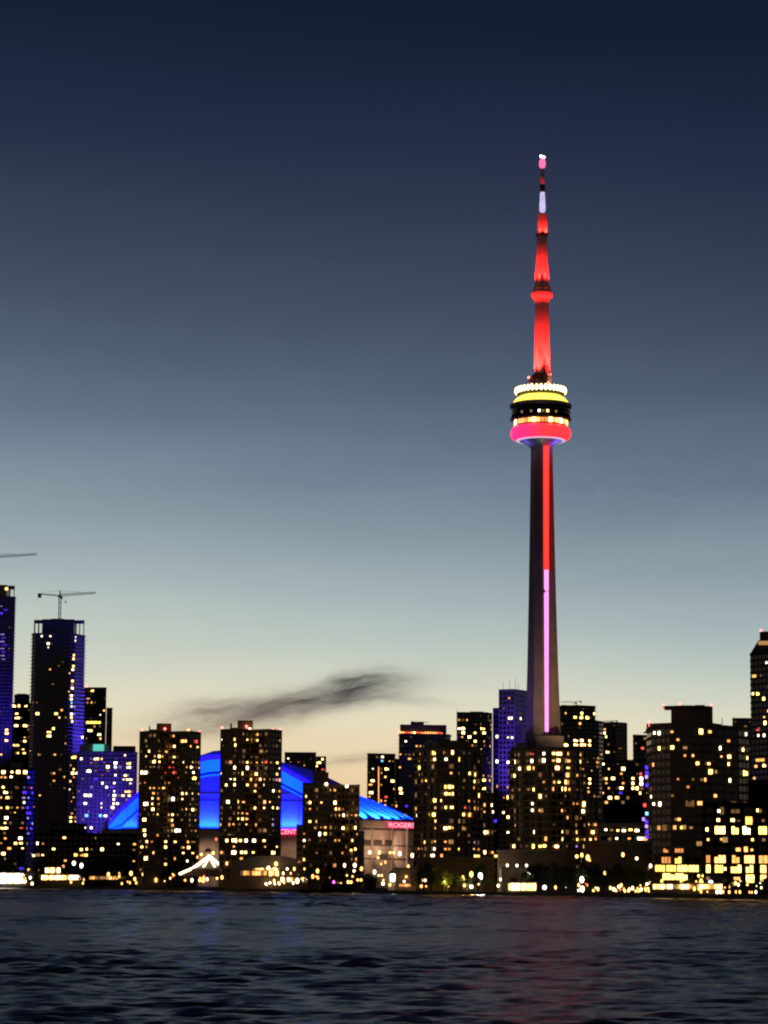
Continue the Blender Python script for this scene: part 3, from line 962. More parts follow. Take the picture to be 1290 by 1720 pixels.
lights(220, 1190, 4.96, [(135,312,35,20,'D'),(150,350,35,25,'Y'),(127,392,20,20,'Y'),(367,315,45,35,'Y'),(450,288,40,30,'Y'),(540,292,70,40,'R'),(555,330,30,30,'Y'),(290,348,55,25,'O'),
    (238,380,45,40,'Y'),(212,388,25,25,'Y'),(260,390,30,25,'O'),(365,393,35,25,'Y'),(190,428,35,30,'Y'),(200,462,45,35,'Y'),(240,460,35,25,'Y'),(442,440,25,25,'W'),(510,450,25,20,'Y'),
    (110,548,105,45,'W'),(145,515,20,20,'O'),(505,487,30,30,'W'),(520,525,40,25,'W'),(525,600,70,40,'G'),(525,560,30,20,'Y'),(320,505,35,25,'R'),(285,545,30,15,'R'),(365,545,60,45,'R'),
    (395,585,20,15,'R'),(355,480,20,20,'R'),(75,622,20,20,'O'),(118,628,20,20,'O'),(315,625,20,15,'O'),(195,662,35,15,'O'),(232,662,20,15,'O'),(272,662,35,25,'Y'),(430,708,30,30,'Y'),
    (468,710,35,30,'Y'),(508,722,25,20,'W'),(430,750,30,20,'Y'),(348,750,45,45,'W'),(125,775,65,40,'W'),(178,770,30,25,'Y'),(230,778,15,15,'O'),(178,808,30,25,'Y'),(183,850,45,40,'Y'),
    (228,820,15,20,'D'),(465,822,25,20,'Y'),(512,830,50,35,'Y'),(345,895,20,30,'Y'),(342,937,25,30,'Y'),(430,862,40,20,'D'),(430,930,40,30,'D'),(110,935,60,35,'Y'),(115,1005,45,30,'Y'),
    (118,1050,40,40,'Y'),(387,1030,90,55,'X'),(500,1020,25,20,'O'),(537,1022,20,20,'O'),(133,1105,30,25,'Y'),(175,1108,25,20,'O'),(290,1110,35,25,'Y'),(365,1112,35,25,'Y'),(500,1118,20,20,'O'),
    (95,1148,40,35,'Y'),(25,1140,40,30,'Y'),(288,1155,30,35,'Y'),(130,1152,15,25,'O'),(480,1160,35,40,'Y'),(440,1175,25,20,'Y'),(435,1205,30,25,'Y'),(515,1205,25,15,'Y'),(540,1225,20,15,'O'),
    (125,1240,40,40,'Y'),(20,1190,40,20,'D'),(365,1245,15,35,'O'),(205,1200,15,20,'D'),(288,1240,15,20,'D'),(288,1275,30,25,'Y'),(20,1275,40,15,'O'),
    (1060,222,40,40,'O'),(1060,262,35,25,'Y'),(878,290,45,35,'Y'),(967,265,30,20,'Y'),(755,268,20,15,'W'),(880,332,30,20,'O'),(1238,290,20,20,'O'),(1130,345,35,20,'D'),(870,375,20,15,'D'),
    (1050,425,35,20,'D'),(1100,430,30,20,'O'),(1165,432,25,15,'O'),(1220,435,45,25,'Y'),(965,445,35,25,'Y'),(1130,468,60,30,'R'),(870,487,50,40,'W'),(965,490,45,45,'W'),(1060,470,20,20,'O'),
    (923,528,35,40,'Y'),(890,525,20,20,'Y'),(1045,533,35,30,'Y'),(795,538,20,40,'Y'),(750,535,20,20,'W'),(1232,515,20,25,'W'),(832,570,20,20,'W'),(1078,578,30,25,'Y'),(1050,580,15,25,'R'),
    (1110,585,30,20,'O'),(1150,582,40,20,'O'),(1212,590,40,30,'P'),(868,605,35,25,'Y'),(1040,617,30,30,'O'),(870,645,45,35,'Y'),(795,652,30,30,'Y'),(968,650,40,35,'Y'),(1105,660,25,20,'W'),
    (1185,665,40,35,'W'),(1035,692,30,25,'Y'),(1190,705,25,20,'Y'),(810,768,55,35,'W'),(885,768,35,35,'Y'),(940,770,60,25,'O'),(970,770,20,30,'Y'),(1060,770,20,20,'D'),(1115,765,35,60,'O'),
    (1150,778,30,20,'Y'),(1110,818,30,25,'Y'),(1035,815,25,25,'Y'),(1178,820,35,25,'Y'),(1222,820,30,30,'W'),(1060,850,25,15,'D'),(950,850,15,15,'O'),(855,888,20,20,'O'),(885,890,35,20,'O'),
    (925,888,35,20,'O'),(965,890,30,20,'O'),(885,930,45,30,'Y'),(925,930,40,25,'Y'),(965,930,30,20,'O'),(960,970,25,20,'Y'),(855,970,30,25,'O'),(905,970,40,15,'D'),(1180,945,30,20,'P'),
    (1180,985,40,30,'P'),(785,1010,25,20,'D'),(795,1085,50,40,'Y'),(850,1092,40,45,'Y'),(880,1092,40,45,'Y'),(912,1105,35,30,'Y'),(960,1090,40,40,'W'),(1030,1092,55,40,'W'),(1108,1095,40,30,'Y'),
    (1045,1062,25,20,'W'),(1215,1140,25,20,'Y'),(1018,1180,30,25,'Y'),(1185,1178,40,40,'Y'),(855,1208,50,40,'W'),(925,1208,40,40,'Y'),(955,1212,40,30,'Y'),(770,1188,20,15,'R')])
lights(460, 1190, 4.96, [(120,430,25,20,'W'),(205,432,25,20,'R'),(375,450,50,40,'Y'),(405,430,25,35,'Y'),(355,485,30,40,'Y'),(360,518,40,25,'R'),(410,510,50,25,'R'),
    (595,735,35,30,'O'),(295,765,45,30,'Y'),(455,752,20,15,'W'),(508,805,40,45,'Y'),(520,852,50,35,'Y'),(590,825,25,25,'O'),(660,780,25,20,'D'),(588,893,60,40,'W'),(650,870,15,20,'O'),
    (655,900,25,25,'R'),(295,925,40,25,'Y'),(295,967,40,30,'Y'),(575,1018,50,40,'Y'),(675,1018,50,40,'Y'),(685,975,15,25,'Y'),(340,1008,30,20,'O'),(395,1010,20,25,'O'),(430,1012,35,30,'O'),
    (380,1050,40,40,'W'),(430,1053,35,30,'Y'),(580,1060,30,20,'D'),(250,1095,40,35,'W'),(250,1050,20,25,'O'),(510,1115,20,35,'O'),(295,1105,30,20,'D'),(570,1190,25,20,'O'),(450,1218,25,20,'Y'),(250,1260,30,25,'Y')])
lights(600, 1140, 4.96, [(210,645,30,20,'W'),(207,700,40,25,'C'),(245,760,50,35,'Y'),(345,755,70,20,'O'),(128,835,55,45,'Y'),(110,885,60,25,'O'),(295,838,55,35,'Y'),(110,935,40,35,'Y'),
    (122,962,30,30,'W'),(360,910,45,50,'Y'),(365,960,40,50,'Y'),(240,995,50,35,'R'),(240,1080,70,30,'P'),(410,1070,35,35,'B'),(130,765,20,15,'W'),(200,887,20,20,'O'),
    (405,525,25,25,'W'),(495,545,25,25,'O'),(575,538,50,30,'Y'),(640,580,80,45,'G'),(435,658,40,30,'O'),(525,645,25,20,'O'),(470,620,20,40,'D'),
    (520,730,60,40,'G'),(648,682,45,35,'Y'),(740,680,40,30,'W'),(800,640,60,50,'Y'),(830,680,90,50,'G'),(545,870,30,40,'O'),(575,865,15,30,'Y'),(530,930,30,60,'D'),(735,910,25,40,'G'),
    (770,910,30,50,'G'),(800,915,25,50,'G'),(830,912,25,40,'G'),(740,960,30,30,'Y'),(770,960,30,30,'Y'),(798,965,25,40,'Y'),(650,1005,55,50,'G'),(695,1005,30,30,'Y'),(655,1060,40,30,'O'),
    (738,1055,30,35,'Y'),(790,1052,40,35,'Y'),(735,1098,30,40,'Y'),(898,1058,40,30,'R'),(885,905,20,20,'D'),(890,830,20,30,'D'),(500,1150,25,30,'W'),(535,1145,25,35,'W'),
    (567,1142,25,35,'W'),(605,1145,30,40,'G'),(640,1148,50,50,'G'),(655,1190,30,30,'Y'),(885,1145,35,40,'Y'),(1018,1160,25,35,'W'),(735,1228,40,40,'Y'),(770,1235,20,30,'Y'),(798,1240,25,35,'O'),
    (830,1285,55,45,'Y'),(655,1230,30,20,'O'),(650,1335,35,25,'O'),(560,1370,20,40,'Y'),(735,1375,30,30,'O'),(515,1420,25,25,'O'),(540,1425,20,20,'O'),(645,1430,35,30,'W'),(630,1467,75,30,'W'),
    (735,1425,25,30,'O'),(768,1425,20,25,'O'),(840,1430,35,30,'Y'),(1065,1295,40,45,'Y'),(975,1340,25,25,'P'),(970,1400,20,25,'Y'),(1010,1435,25,25,'O'),(1060,1425,45,45,'Y'),(1125,1437,30,25,'O'),
    (935,785,30,45,'Y'),(985,785,60,40,'Y'),(1060,840,55,45,'G'),(1058,930,50,40,'G'),(975,880,25,40,'Y'),(970,925,30,40,'O'),(1015,975,35,45,'Y'),(1055,1030,40,40,'O'),(1110,1058,55,40,'W'),
    (1130,1090,25,30,'W'),(955,1120,15,30,'D'),
    (885,455,50,55,'Y'),(850,415,30,20,'W'),(935,490,45,35,'Y'),(980,510,45,40,'Y'),(980,455,35,25,'Y'),(1045,425,50,40,'Y'),(1060,455,60,40,'Y'),(1025,590,45,40,'Y'),(960,550,25,20,'O'),(830,492,35,25,'B')])
lights(820, 1140, 4.96, [(185,330,50,50,'W'),(130,245,30,15,'P'),(270,350,30,30,'W'),(75,500,35,30,'W'),(165,475,20,20,'W'),(200,475,30,25,'W'),(80,685,45,40,'W'),(165,710,30,35,'W'),
    (20,795,25,20,'W'),(10,855,25,30,'Y'),(160,920,30,20,'O'),(160,1000,30,40,'Y'),(130,980,25,20,'O'),(20,1060,40,45,'W'),(35,1095,20,20,'W'),(125,1095,25,30,'W'),(165,1165,35,50,'Y'),
    (165,1270,25,25,'W'),(230,1240,30,25,'O'),(55,1190,60,50,'B'),(75,885,15,40,'O'),
    (235,670,75,45,'W'),(365,660,35,40,'W'),(465,625,35,35,'W'),(465,670,40,45,'W'),(545,625,30,25,'Y'),(590,615,60,35,'Y'),(540,665,40,35,'O'),(585,665,50,35,'Y'),(530,700,35,35,'Y'),
    (575,715,60,55,'Y'),(675,680,45,35,'O'),(760,685,45,50,'Y'),(365,620,80,30,'R'),(262,765,25,40,'W'),(292,760,30,50,'W'),(340,760,45,55,'G'),(385,765,45,40,'O'),(225,815,55,50,'G'),
    (665,765,35,25,'Y'),(790,775,25,20,'O'),(635,815,40,30,'B'),(465,858,15,30,'O'),(500,858,25,40,'Y'),(550,858,20,30,'O'),(590,858,25,30,'Y'),(635,860,55,45,'Y'),(630,905,60,60,'Y'),
    (675,912,30,35,'O'),(740,825,20,30,'O'),(385,950,45,45,'Y'),(435,950,30,50,'Y'),(430,1005,20,20,'O'),(740,1015,20,25,'O'),(635,1005,45,35,'D'),(370,1050,25,30,'W'),(370,1105,25,35,'W'),
    (735,1060,35,45,'Y'),(795,1065,60,60,'Y'),(790,1115,45,45,'W'),(625,1100,45,40,'O'),(445,1100,50,50,'D'),(740,945,20,20,'D'),(370,1245,20,25,'W'),(388,1290,30,40,'W'),
    (215,1385,40,40,'Y'),(255,1390,25,40,'Y'),(285,1385,25,40,'O'),(380,1380,40,50,'G'),(435,1375,30,35,'Y'),(470,1395,60,35,'G'),(500,1430,20,15,'Y'),(570,1392,50,40,'Y'),(625,1300,35,30,'Y'),
    (690,1305,50,30,'O'),(625,1350,30,40,'Y'),(705,1265,20,20,'Y'),(740,1350,20,35,'Y'),(735,1400,35,40,'P'),(780,1320,25,25,'D'),
    (845,890,40,60,'Y'),(835,930,30,40,'O'),(830,1215,40,30,'Y'),(870,1250,50,40,'Y'),(915,1250,35,40,'Y'),(890,1210,40,30,'O'),(850,1335,30,25,'Y'),(895,1330,40,20,'O'),(870,1295,40,20,'O'),
    (725,335,40,35,'G'),(780,290,35,30,'Y'),(775,325,55,45,'G'),(825,325,45,35,'G'),(883,275,25,35,'Y'),(640,300,15,20,'D'),(650,545,55,40,'Y'),(685,575,25,30,'Y'),(730,555,45,65,'Y'),
    (780,565,45,65,'Y'),(810,555,30,40,'Y'),(845,565,40,60,'Y'),(760,590,30,20,'Y'),
    (970,440,30,35,'W'),(985,470,25,30,'Y'),(995,615,55,35,'Y'),(1000,545,30,25,'D'),
    (920,700,60,60,'D'),(960,715,25,30,'W'),(910,745,40,30,'D'),(1130,760,65,50,'Y'),(1110,785,30,30,'O'),(985,830,25,30,'Y'),(1040,820,50,40,'Y'),(985,885,30,25,'O'),(1110,900,45,40,'Y'),
    (1015,985,50,45,'Y'),(985,1020,35,40,'O'),(1070,1010,35,30,'Y'),(1025,1045,25,20,'P'),(1130,1030,60,55,'W'),(1105,960,45,30,'B'),(1205,850,30,40,'Y'),(1270,790,40,40,'R'),(1275,860,40,80,'W'),
    (1240,905,35,50,'Y'),(1205,930,35,70,'Y'),(1265,970,25,40,'Y'),
    (980,1278,35,18,'W'),(1030,1278,40,18,'D'),(1080,1278,40,18,'Y'),(1130,1278,45,18,'W'),(1185,1275,40,18,'Y'),(1240,1275,50,18,'W'),(1010,1335,40,18,'D'),(1070,1335,40,18,'W'),(1175,1335,35,22,'O'),(1265,1330,50,35,'W'),(965,1370,35,35,'Y')])
lights(1030, 1180, 4.96, [(345,275,30,35,'W'),(385,268,40,45,'W'),(490,260,40,30,'O'),(730,262,55,60,'G'),(805,262,45,35,'O'),(540,320,25,25,'O'),(672,310,45,35,'D'),(385,362,40,45,'G'),
    (430,365,20,25,'D'),(490,358,45,40,'G'),(600,358,45,40,'D'),(675,412,60,60,'G'),(668,460,40,40,'O'),(598,460,25,30,'O'),(480,408,15,20,'D'),(335,515,35,50,'O'),(245,382,50,30,'R'),
    (810,560,55,50,'G'),(795,515,25,30,'Y'),(855,560,35,45,'D'),(890,410,25,40,'W'),(900,475,20,25,'Y'),(965,470,45,55,'G'),(960,520,30,40,'Y'),(960,325,40,35,'O'),(765,610,35,45,'O'),
    (735,610,25,30,'D'),(540,610,20,25,'O'),(670,645,40,30,'D'),(675,720,35,50,'O'),(625,740,20,20,'O'),(490,755,45,30,'D'),(310,730,20,40,'D'),(720,840,60,55,'O'),(640,840,90,25,'D'),
    (485,850,70,30,'D'),(318,800,45,45,'W'),(340,860,25,35,'W'),(390,855,50,60,'W'),(970,660,30,45,'W'),(850,785,45,50,'O'),(880,905,30,45,'W'),(1090,620,55,70,'G'),(1110,590,40,60,'G'),
    (1125,660,25,30,'Y'),(1155,600,20,30,'O'),(1050,620,25,25,'Y'),(1080,420,40,40,'Y'),(1115,485,30,35,'Y'),(1035,275,25,40,'Y'),
    (885,845,80,22,'D'),(1020,832,150,22,'D'),(1100,832,90,22,'D'),(1190,850,55,45,'Y'),(1225,850,20,50,'D'),(550,1005,50,35,'O'),(875,1000,50,35,'Y'),(995,1000,40,50,'Y'),
    (1130,1000,90,35,'G'),(1045,1000,15,30,'D'),(430,1075,80,25,'D'),(570,1070,30,35,'G'),(650,1070,60,25,'D'),(700,1075,25,40,'C'),(770,1075,70,50,'Y'),(890,1075,100,35,'Y'),(1015,1075,95,50,'G'),
    (1110,1080,110,80,'W'),(1245,1075,100,60,'G'),(675,1140,30,30,'G'),(790,1140,25,20,'Y'),(900,1140,25,25,'O'),(1160,1140,35,30,'G'),(440,1210,85,50,'O'),(550,1210,90,50,'O'),(1040,1215,50,40,'O'),
    (1105,1215,55,60,'O'),(1155,1220,40,40,'O'),(440,1285,90,40,'O'),(540,1285,80,45,'G'),(780,1288,80,50,'O'),(890,1288,100,60,'Y'),(1020,1290,90,45,'O'),(1135,1290,100,60,'Y'),(1250,1290,80,70,'O'),
    (530,1365,400,60,'G'),(770,1365,90,50,'G'),(880,1360,80,70,'G'),(930,1360,30,50,'Y'),(1020,1360,105,70,'G'),(1135,1355,105,60,'Y'),(1250,1370,80,60,'Y'),(515,1435,330,45,'G'),
    (1140,1430,100,70,'G'),(1250,1440,80,60,'Y'),(1225,460,140,50,'O'),(1190,530,60,40,'O'),(1260,530,60,50,'Y'),(1200,245,40,20,'R'),(1210,280,20,30,'W'),(1265,160,50,45,'Y'),(1130,265,30,50,'Y'),(1105,270,25,40,'W')])
lights(1150, 1030, 7.479, [(875,775,110,45,'O'),(960,775,40,30,'D'),(860,995,50,45,'Y'),(920,990,70,60,'G'),(995,1040,70,55,'G'),(1030,605,30,40,'W'),(1000,1370,70,70,'Y'),(920,1485,90,30,'R'),(1000,1535,50,60,'W')])
finish_facades()
# sign and lit crown band that are not windows
p = at(165.5, 1256.5, 2092)
b = MB(); b.box((p.x, p.y, p.z), (8.5, 0.6, 6.0)); rooted(b.build('sign', emit('teal_sign', (0.12, 0.62, 0.50), 1.0, var=0.1)), BLD['B6']['root'])
p = at(1290, 1080, 1606)
b = MB(); b.box((p.x, p.y - 0.3, p.z), (12, 0.5, 2.4)); rooted(b.build('light_band', EM['D'][2]), BLD['B20']['root'])


# ------------------------------------------------------------------ cranes
def crane(label, px, base, slew, Y, jib_px, jib_py, back_px, back_py, top, s=1.0):
    base_p, sl = at(px, base, Y), at(px, slew, Y)
    tp = at(px, top, Y)
    root = thing('tower_crane', label, 'crane', (base_p.x, base_p.y, base_p.z), 'cranes on the skyline')
    m_ = MB()
    hw = 1.0 * s
    x, y = base_p.x, base_p.y + 12
    cs = [(x - hw, y - hw), (x + hw, y - hw), (x + hw, y + hw), (x - hw, y + hw)]
    z0, z1 = base_p.z - 1, sl.z
    for cx_, cy_ in cs:
        m_.bar((cx_, cy_, z0), (cx_, cy_, z1), 0.28 * s)
    n = max(2, int((z1 - z0) / (2.4 * s)))
    for i in range(n):
        a_, b2 = z0 + (z1 - z0) * i / n, z0 + (z1 - z0) * (i + 1) / n
        for j in range(4):
            c1, c2 = cs[j], cs[(j + 1) % 4]
            if i % 2:
                c1, c2 = c2, c1
            m_.bar((*c1, a_), (*c2, b2), 0.18 * s)
    rooted(m_.build('mast', M['steel']), root)
    h_ = MB(); h_.box((x, y, z1 + 0.8 * s), (3.4 * s, 3.4 * s, 1.6 * s)); rooted(h_.build('slewing_unit', M['steel']), root)
    a_ = MB(); a_.bar((x - 0.6 * s, y, z1), (x, y, tp.z), 0.45 * s); a_.bar((x + 0.6 * s, y, z1), (x, y, tp.z), 0.45 * s)
    rooted(a_.build('apex', M['steel']), root)
    cb = MB(); cb.box((x + 1.8 * s, y - 1.8 * s, z1 - 0.6), (1.6 * s, 1.6 * s, 2.0 * s)); rooted(cb.build('cab', M['steel']), root)

    def truss(p0, p1, name, h, n):
        t = MB()
        p0, p1 = Vector(p0), Vector(p1)
        up = Vector((0, 0, h)); sd = Vector((0, 0.7 * s, 0))
        for a0 in (sd, -sd):
            t.bar(p0 + a0, p1 + a0, 0.24 * s)
        t.bar(p0 + up, p1 + up * 0.55, 0.24 * s)
        for i in range(n):
            f0, f1 = i / n, (i + 1) / n
            q0, q1 = p0.lerp(p1, f0), p0.lerp(p1, f1)
            u0, u1 = up * (1 - 0.45 * f0), up * (1 - 0.45 * f1)
            for sg in (sd, -sd):
                t.bar(q0 + sg, q0.lerp(q1, 0.5) + (u0 + u1) / 2, 0.14 * s)
                t.bar(q0.lerp(q1, 0.5) + (u0 + u1) / 2, q1 + sg, 0.14 * s)
        rooted(t.build(name, M['steel']), root)
    j = at(jib_px, jib_py, Y + 12); bk = at(back_px, back_py, Y + 12)
    zj = z1 + 1.2 * s
    truss((x, y, zj), (j.x, y + 8, j.z - 0.5), 'jib', 2.2 * s, 14)
    truss((x, y, zj), (bk.x, y - 5, bk.z), 'counter_jib', 1.0 * s, 6)
    cw = MB(); cw.box((bk.x + 1.5 * s, y - 4.6, bk.z - 1.4 * s), (3.0 * s, 2.0 * s, 3.6 * s)); rooted(cw.build('counterweight', M['steel']), root)
    tt = MB(); tt.bar((x, y, tp.z), (x + (j.x - x) * 0.6, y + 5, zj + (j.z - zj) * 0.6 + 1.6 * s), 0.12 * s)
    tt.bar((x, y, tp.z), (bk.x, y - 5, bk.z + 0.6), 0.12 * s)
    rooted(tt.build('tie_rod', M['steel']), root)
    hk = MB(); hx = x + (j.x - x) * 0.16
    hk.bar((hx, y + 1, zj), (hx, y + 1, zj - 4.5 * s), 0.1); hk.ball((hx, y + 1, zj - 5 * s), 0.8 * s, 6, 4)
    rooted(hk.build('hook', M['steel']), root)


crane('long crane jib reaching in from the left edge above the cut-off tower', -38, 985, 938, 2300, 60, 929, -78, 941, 926, 1.0)
crane('complete tower crane standing on the open-framed blue tower', 97, 1040, 1001, 2206, 159, 994, 65, 999, 989, 0.95)
crane('tiny roof crane on the pink-banded flat-topped tower', 700, 1217, 1213.5, 1972, 720, 1211.6, 691, 1212.4, 1210.5, 0.4)
crane('tiny roof crane with long left arm beside the needle tower', 969, 1187, 1180, 2108, 944, 1177, 974, 1178.5, 1176, 0.4)
crane('tiny roof crane on the plain brown tower, right of the needle tower', 1030, 1216, 1211.6, 2236, 1014, 1210, 1034, 1210.6, 1209, 0.4)


# ------------------------------------------------------------------ the needle tower
def needle():
    Y = 2000.0
    ax = at(910.0, 1240, Y).x
    ay = Y
    root = thing('observation_tower', 'very tall concrete needle tower with red lit mast and round pod', 'tower', (ax, ay, GZ))

    def Z(py):
        return at(910, py, Y).z
    mpp = lambda py: (at(911, py, Y) - at(910, py, Y)).x
    # three-armed tapering shaft
    angs = [R(-17), R(103), R(-137)]          # 0 = toward us, + = to the right

    def section(rad, th, core):
        pts = []
        order = sorted([(-a + R(270)) for a in [(-x) % (2 * math.pi) for x in angs]])
        dirs = sorted([(R(270) + a) % (2 * math.pi) for a in angs])
        n = 3
        for i in range(n):
            a = dirs[i]
            d = Vector((math.cos(a), math.sin(a))); s = Vector((-math.sin(a), math.cos(a)))
            c = core
            pts.append(d * c - s * th * 0.62)
            pts.append(d * rad - s * th * 0.5)
            pts.append(d * rad + s * th * 0.5)
            pts.append(d * c + s * th * 0.62)
        return pts
    rows = [(1486, 30.0, 6.6, 8.0), (1400, 21.5, 6.6, 7.6), (1320, 16.6, 6.5, 7.3), (1240, 14.2, 6.4, 7.0), (1120, 12.2, 6.2, 6.7), (1000, 10.7, 6.0, 6.5),
            (870, 9.4, 5.8, 6.2), (744, 8.3, 5.6, 6.0)]
    w = MB(); vs = []; fs = []
    for py, rad, th, co in rows:
        for p in section(rad, th, co):
            vs.append((ax + p.x, ay + p.y, max(GZ, Z(py))))
    for k in range(len(rows) - 1):
        for i in range(12):
            j = (i + 1) % 12
            fs.append((k * 12 + i, k * 12 + j, (k + 1) * 12 + j, (k + 1) * 12 + i))
    fs.append(tuple(range((len(rows) - 1) * 12, len(rows) * 12)))
    w.add(vs, fs)
    shaft = rooted(w.build('shaft', M['tower']), root)
    # lit elevator strip in the recess between the two near arms, red above and pink below

    def strip(y0, y1, m_):
        s = MB(); vs = []
        n = 10
        for k in range(n + 1):
            py = y0 + (y1 - y0) * k / n
            xl, xr = 910.9 + (py - 745) * 0.0002, 921.8 - (py - 745) * 0.0008
            r = 6.9 + (py - 744) * 0.0016
            x0, x1 = at(xl, py, Y - r).x, at(xr, py, Y - r).x
            z = at(916, py, Y - r).z
            for x, yy in ((x0, 0), (x1, 0), (x1, 1.5), (x0, 1.5)):
                vs.append((x, Y - r + yy, z))
        fs = [(0, 1, 2, 3)]
        for k in range(n):
            for i in range(4):
                j = (i + 1) % 4
                fs.append((k * 4 + i, k * 4 + j, (k + 1) * 4 + j, (k + 1) * 4 + i))
        s.add(vs, fs)
        return rooted(s.build('elevator_light', m_), root)
    strip(748, 957, M['redstrip'])
    strip(957, 992, M['pinkstrip'])
    strip(993.5, 1229, M['pinkstrip'])
    # service box by the strip
    sb = MB(); p = at(912.5, 993, Y - 8); sb.box(p, (2.6, 2.0, 2.4)); rooted(sb.build('service_box', M['steel']), root)
    # base building block
    bb = MB()
    l, r_ = at(866, 1247, Y - 16), at(946, 1236, Y - 16)
    bb.box(((l.x + r_.x) / 2, Y, (GZ + l.z) / 2), (r_.x - l.x, 32, l.z - GZ))
    bb.box((at(921, 1240, Y).x, Y, (GZ + r_.z) / 2), ((at(946, 1240, Y) - at(899, 1240, Y)).x, 30.5, r_.z - GZ))
    rooted(bb.build('base_block', M['tower']), root)
    db = MB(); p = at(893.5, 1251, Y - 16.4); db.box((p.x, p.y, p.z), (6.5, 1.2, 7.0)); rooted(db.build('door', M['steel']), root)

    pc = at(908.2, 700, Y).x
    C_ = (pc, ay)

    def P(half, py):
        return (half * mpp(py), Z(py))

    def ring(name, prof, m_, smooth=True, n=64, c=C_):
        q = MB(); q.lathe(prof, c, n)
        return rooted(q.build(name, m_, smooth=smooth), root)
    # pod from below up.  rows are for the axis depth
    ring('pod_underside', [P(18, 752), P(24, 746), P(37, 741), P(47, 737)], M['white'])
    rad = MB()
    n = 16
    prof = []
    cz, hz = (Z(717) + Z(740)) / 2, (Z(717) - Z(740)) / 2
    for k in range(n + 1):
        a = -math.pi / 2 + math.pi * k / n
        prof.append(((39.5 + 11.5 * math.cos(a)) * mpp(730), cz + hz * math.sin(a)))
    radm = emit('red_radome', (1.0, 0.05, 0.075), 2.6, var=0.05, scale=0.2, sample=True)
    nt = radm.node_tree
    g_ = nt.nodes.new('ShaderNodeNewGeometry'); sp_ = nt.nodes.new('ShaderNodeSeparateXYZ'); mr = nt.nodes.new('ShaderNodeMapRange')
    cr_ = nt.nodes.new('ShaderNodeValToRGB')
    nt.links.new(g_.outputs['Position'], sp_.inputs[0]); nt.links.new(sp_.outputs[0], mr.inputs[0])
    mr.inputs[1].default_value = pc - 23; mr.inputs[2].default_value = pc + 2
    nt.links.new(mr.outputs[0], cr_.inputs[0])
    cr_.color_ramp.elements[0].color = (1.0, 0.012, 0.12, 1); cr_.color_ramp.elements[1].color = (1.0, 0.020, 0.024, 1)
    nt.links.new(cr_.outputs[0], nt.nodes['Principled BSDF'].inputs['Emission Color'])
    ring('radome', prof, radm)
    ring('radome_rim', [P(38.5, 741.5), P(41, 741), P(40.5, 739)], emit('pale_rim_light', (0.75, 0.6, 0.95), 0.8, var=0.05))
    for dx, dy, col, en in ((-13, -6, (0.2, 0.15, 1.0), 500), (13, -6, (0.15, 0.12, 1.0), 1200), (0, -15, (0.05, 0.5, 0.35), 160)):
        l = bpy.data.lights.new('underside_light', 'POINT'); l.energy = en; l.color = col; l.shadow_soft_size = 0.5
        o = bpy.data.objects.new('underside_light', l); COL.objects.link(o)
        o.location = (pc + dx, ay + dy, Z(751)); rooted(o, root)
    # warm windows above the radome
    ring('lower_deck', [P(43, 718), P(45.5, 706)], M['steel'])
    for k in range(40):
        a = 2 * math.pi * k / 40
        b = MB()
        rr = 45.0 * mpp(711)
        b.box((pc + rr * math.cos(a), ay + rr * math.sin(a), Z(711.5)), (0.6, rr * 2 * math.pi / 40 * 0.86, (Z(708) - Z(716))), a)
        rooted(b.build('window', EM[random.choice('OOOYWO')][random.randint(0, 2)]), root)
    ring('deck_lip', [P(45, 708.5), P(51.5, 706), P(51.3, 704), P(50, 703)], M['steel'])
    ring('observation_deck', [P(49.8, 703), P(50.4, 695), P(50.2, 694.4), P(49.4, 693.8), P(50.4, 693), P(50.0, 685)], M['glass'])
    for k, (ca_, sp_) in enumerate(((-1.68, 'W'), (-1.40, 'Y'), (-1.95, 'D'), (-1.1, 'D'), (-1.55, 'D'), (-2.3, 'D'))):
        b = MB(); rr = 50.6 * mpp(698)
        b.box((pc + rr * math.cos(ca_), ay + rr * math.sin(ca_), Z(698.5)), (0.5, 1.6, 1.8), ca_)
        rooted(b.build('window', EM[sp_][1]), root)
    ring('deck_roof', [P(50.6, 686), P(52.0, 685), P(51.8, 680.5), P(49, 679.5)], M['beige'])
    # yellow lit upper level behind the open rim
    glow = emit('yellow_upper_deck', (1.0, 0.80, 0.10), 1.8, var=0.22, scale=0.12, sample=True)
    ring('upper_deck', [P(48.6, 682), P(46, 676), P(41, 670), P(35, 666.5), P(31, 665)], glow)
    for k in range(36):
        a = 2 * math.pi * k / 36
        b = MB()
        r0, r1 = 48.9 * mpp(682), 31.6 * mpp(666)
        b.bar((pc + r0 * math.cos(a), ay + r0 * math.sin(a), Z(682)), (pc + r1 * math.cos(a), ay + r1 * math.sin(a), Z(664.5)), 0.16)
        rooted(b.build('rib', M['steel']), root)
    ring('roof_ring', [P(31, 666), P(40, 663.5), P(41, 661.5), P(38, 660)], M['steel'])
    # crown of flood lamps
    for k in range(34):
        a = 2 * math.pi * (k + 0.3) / 34
        rr = 41.0 * mpp(658)
        b = MB()
        b.ball((pc + rr * math.cos(a), ay + rr * math.sin(a), Z(657.0)), 1.35, 8, 6, 1.9)
        rooted(b.build('crown_lamp', CROWN), root)
    ring('roof_drum', [P(36, 662), P(34, 654), P(16, 650)], M['mast'])
    # equipment at the foot of the mast
    ring('mast_foot', [P(17.5, 652), P(18.5, 645), P(16, 634), P(13, 629)], M['steel'], n=12)
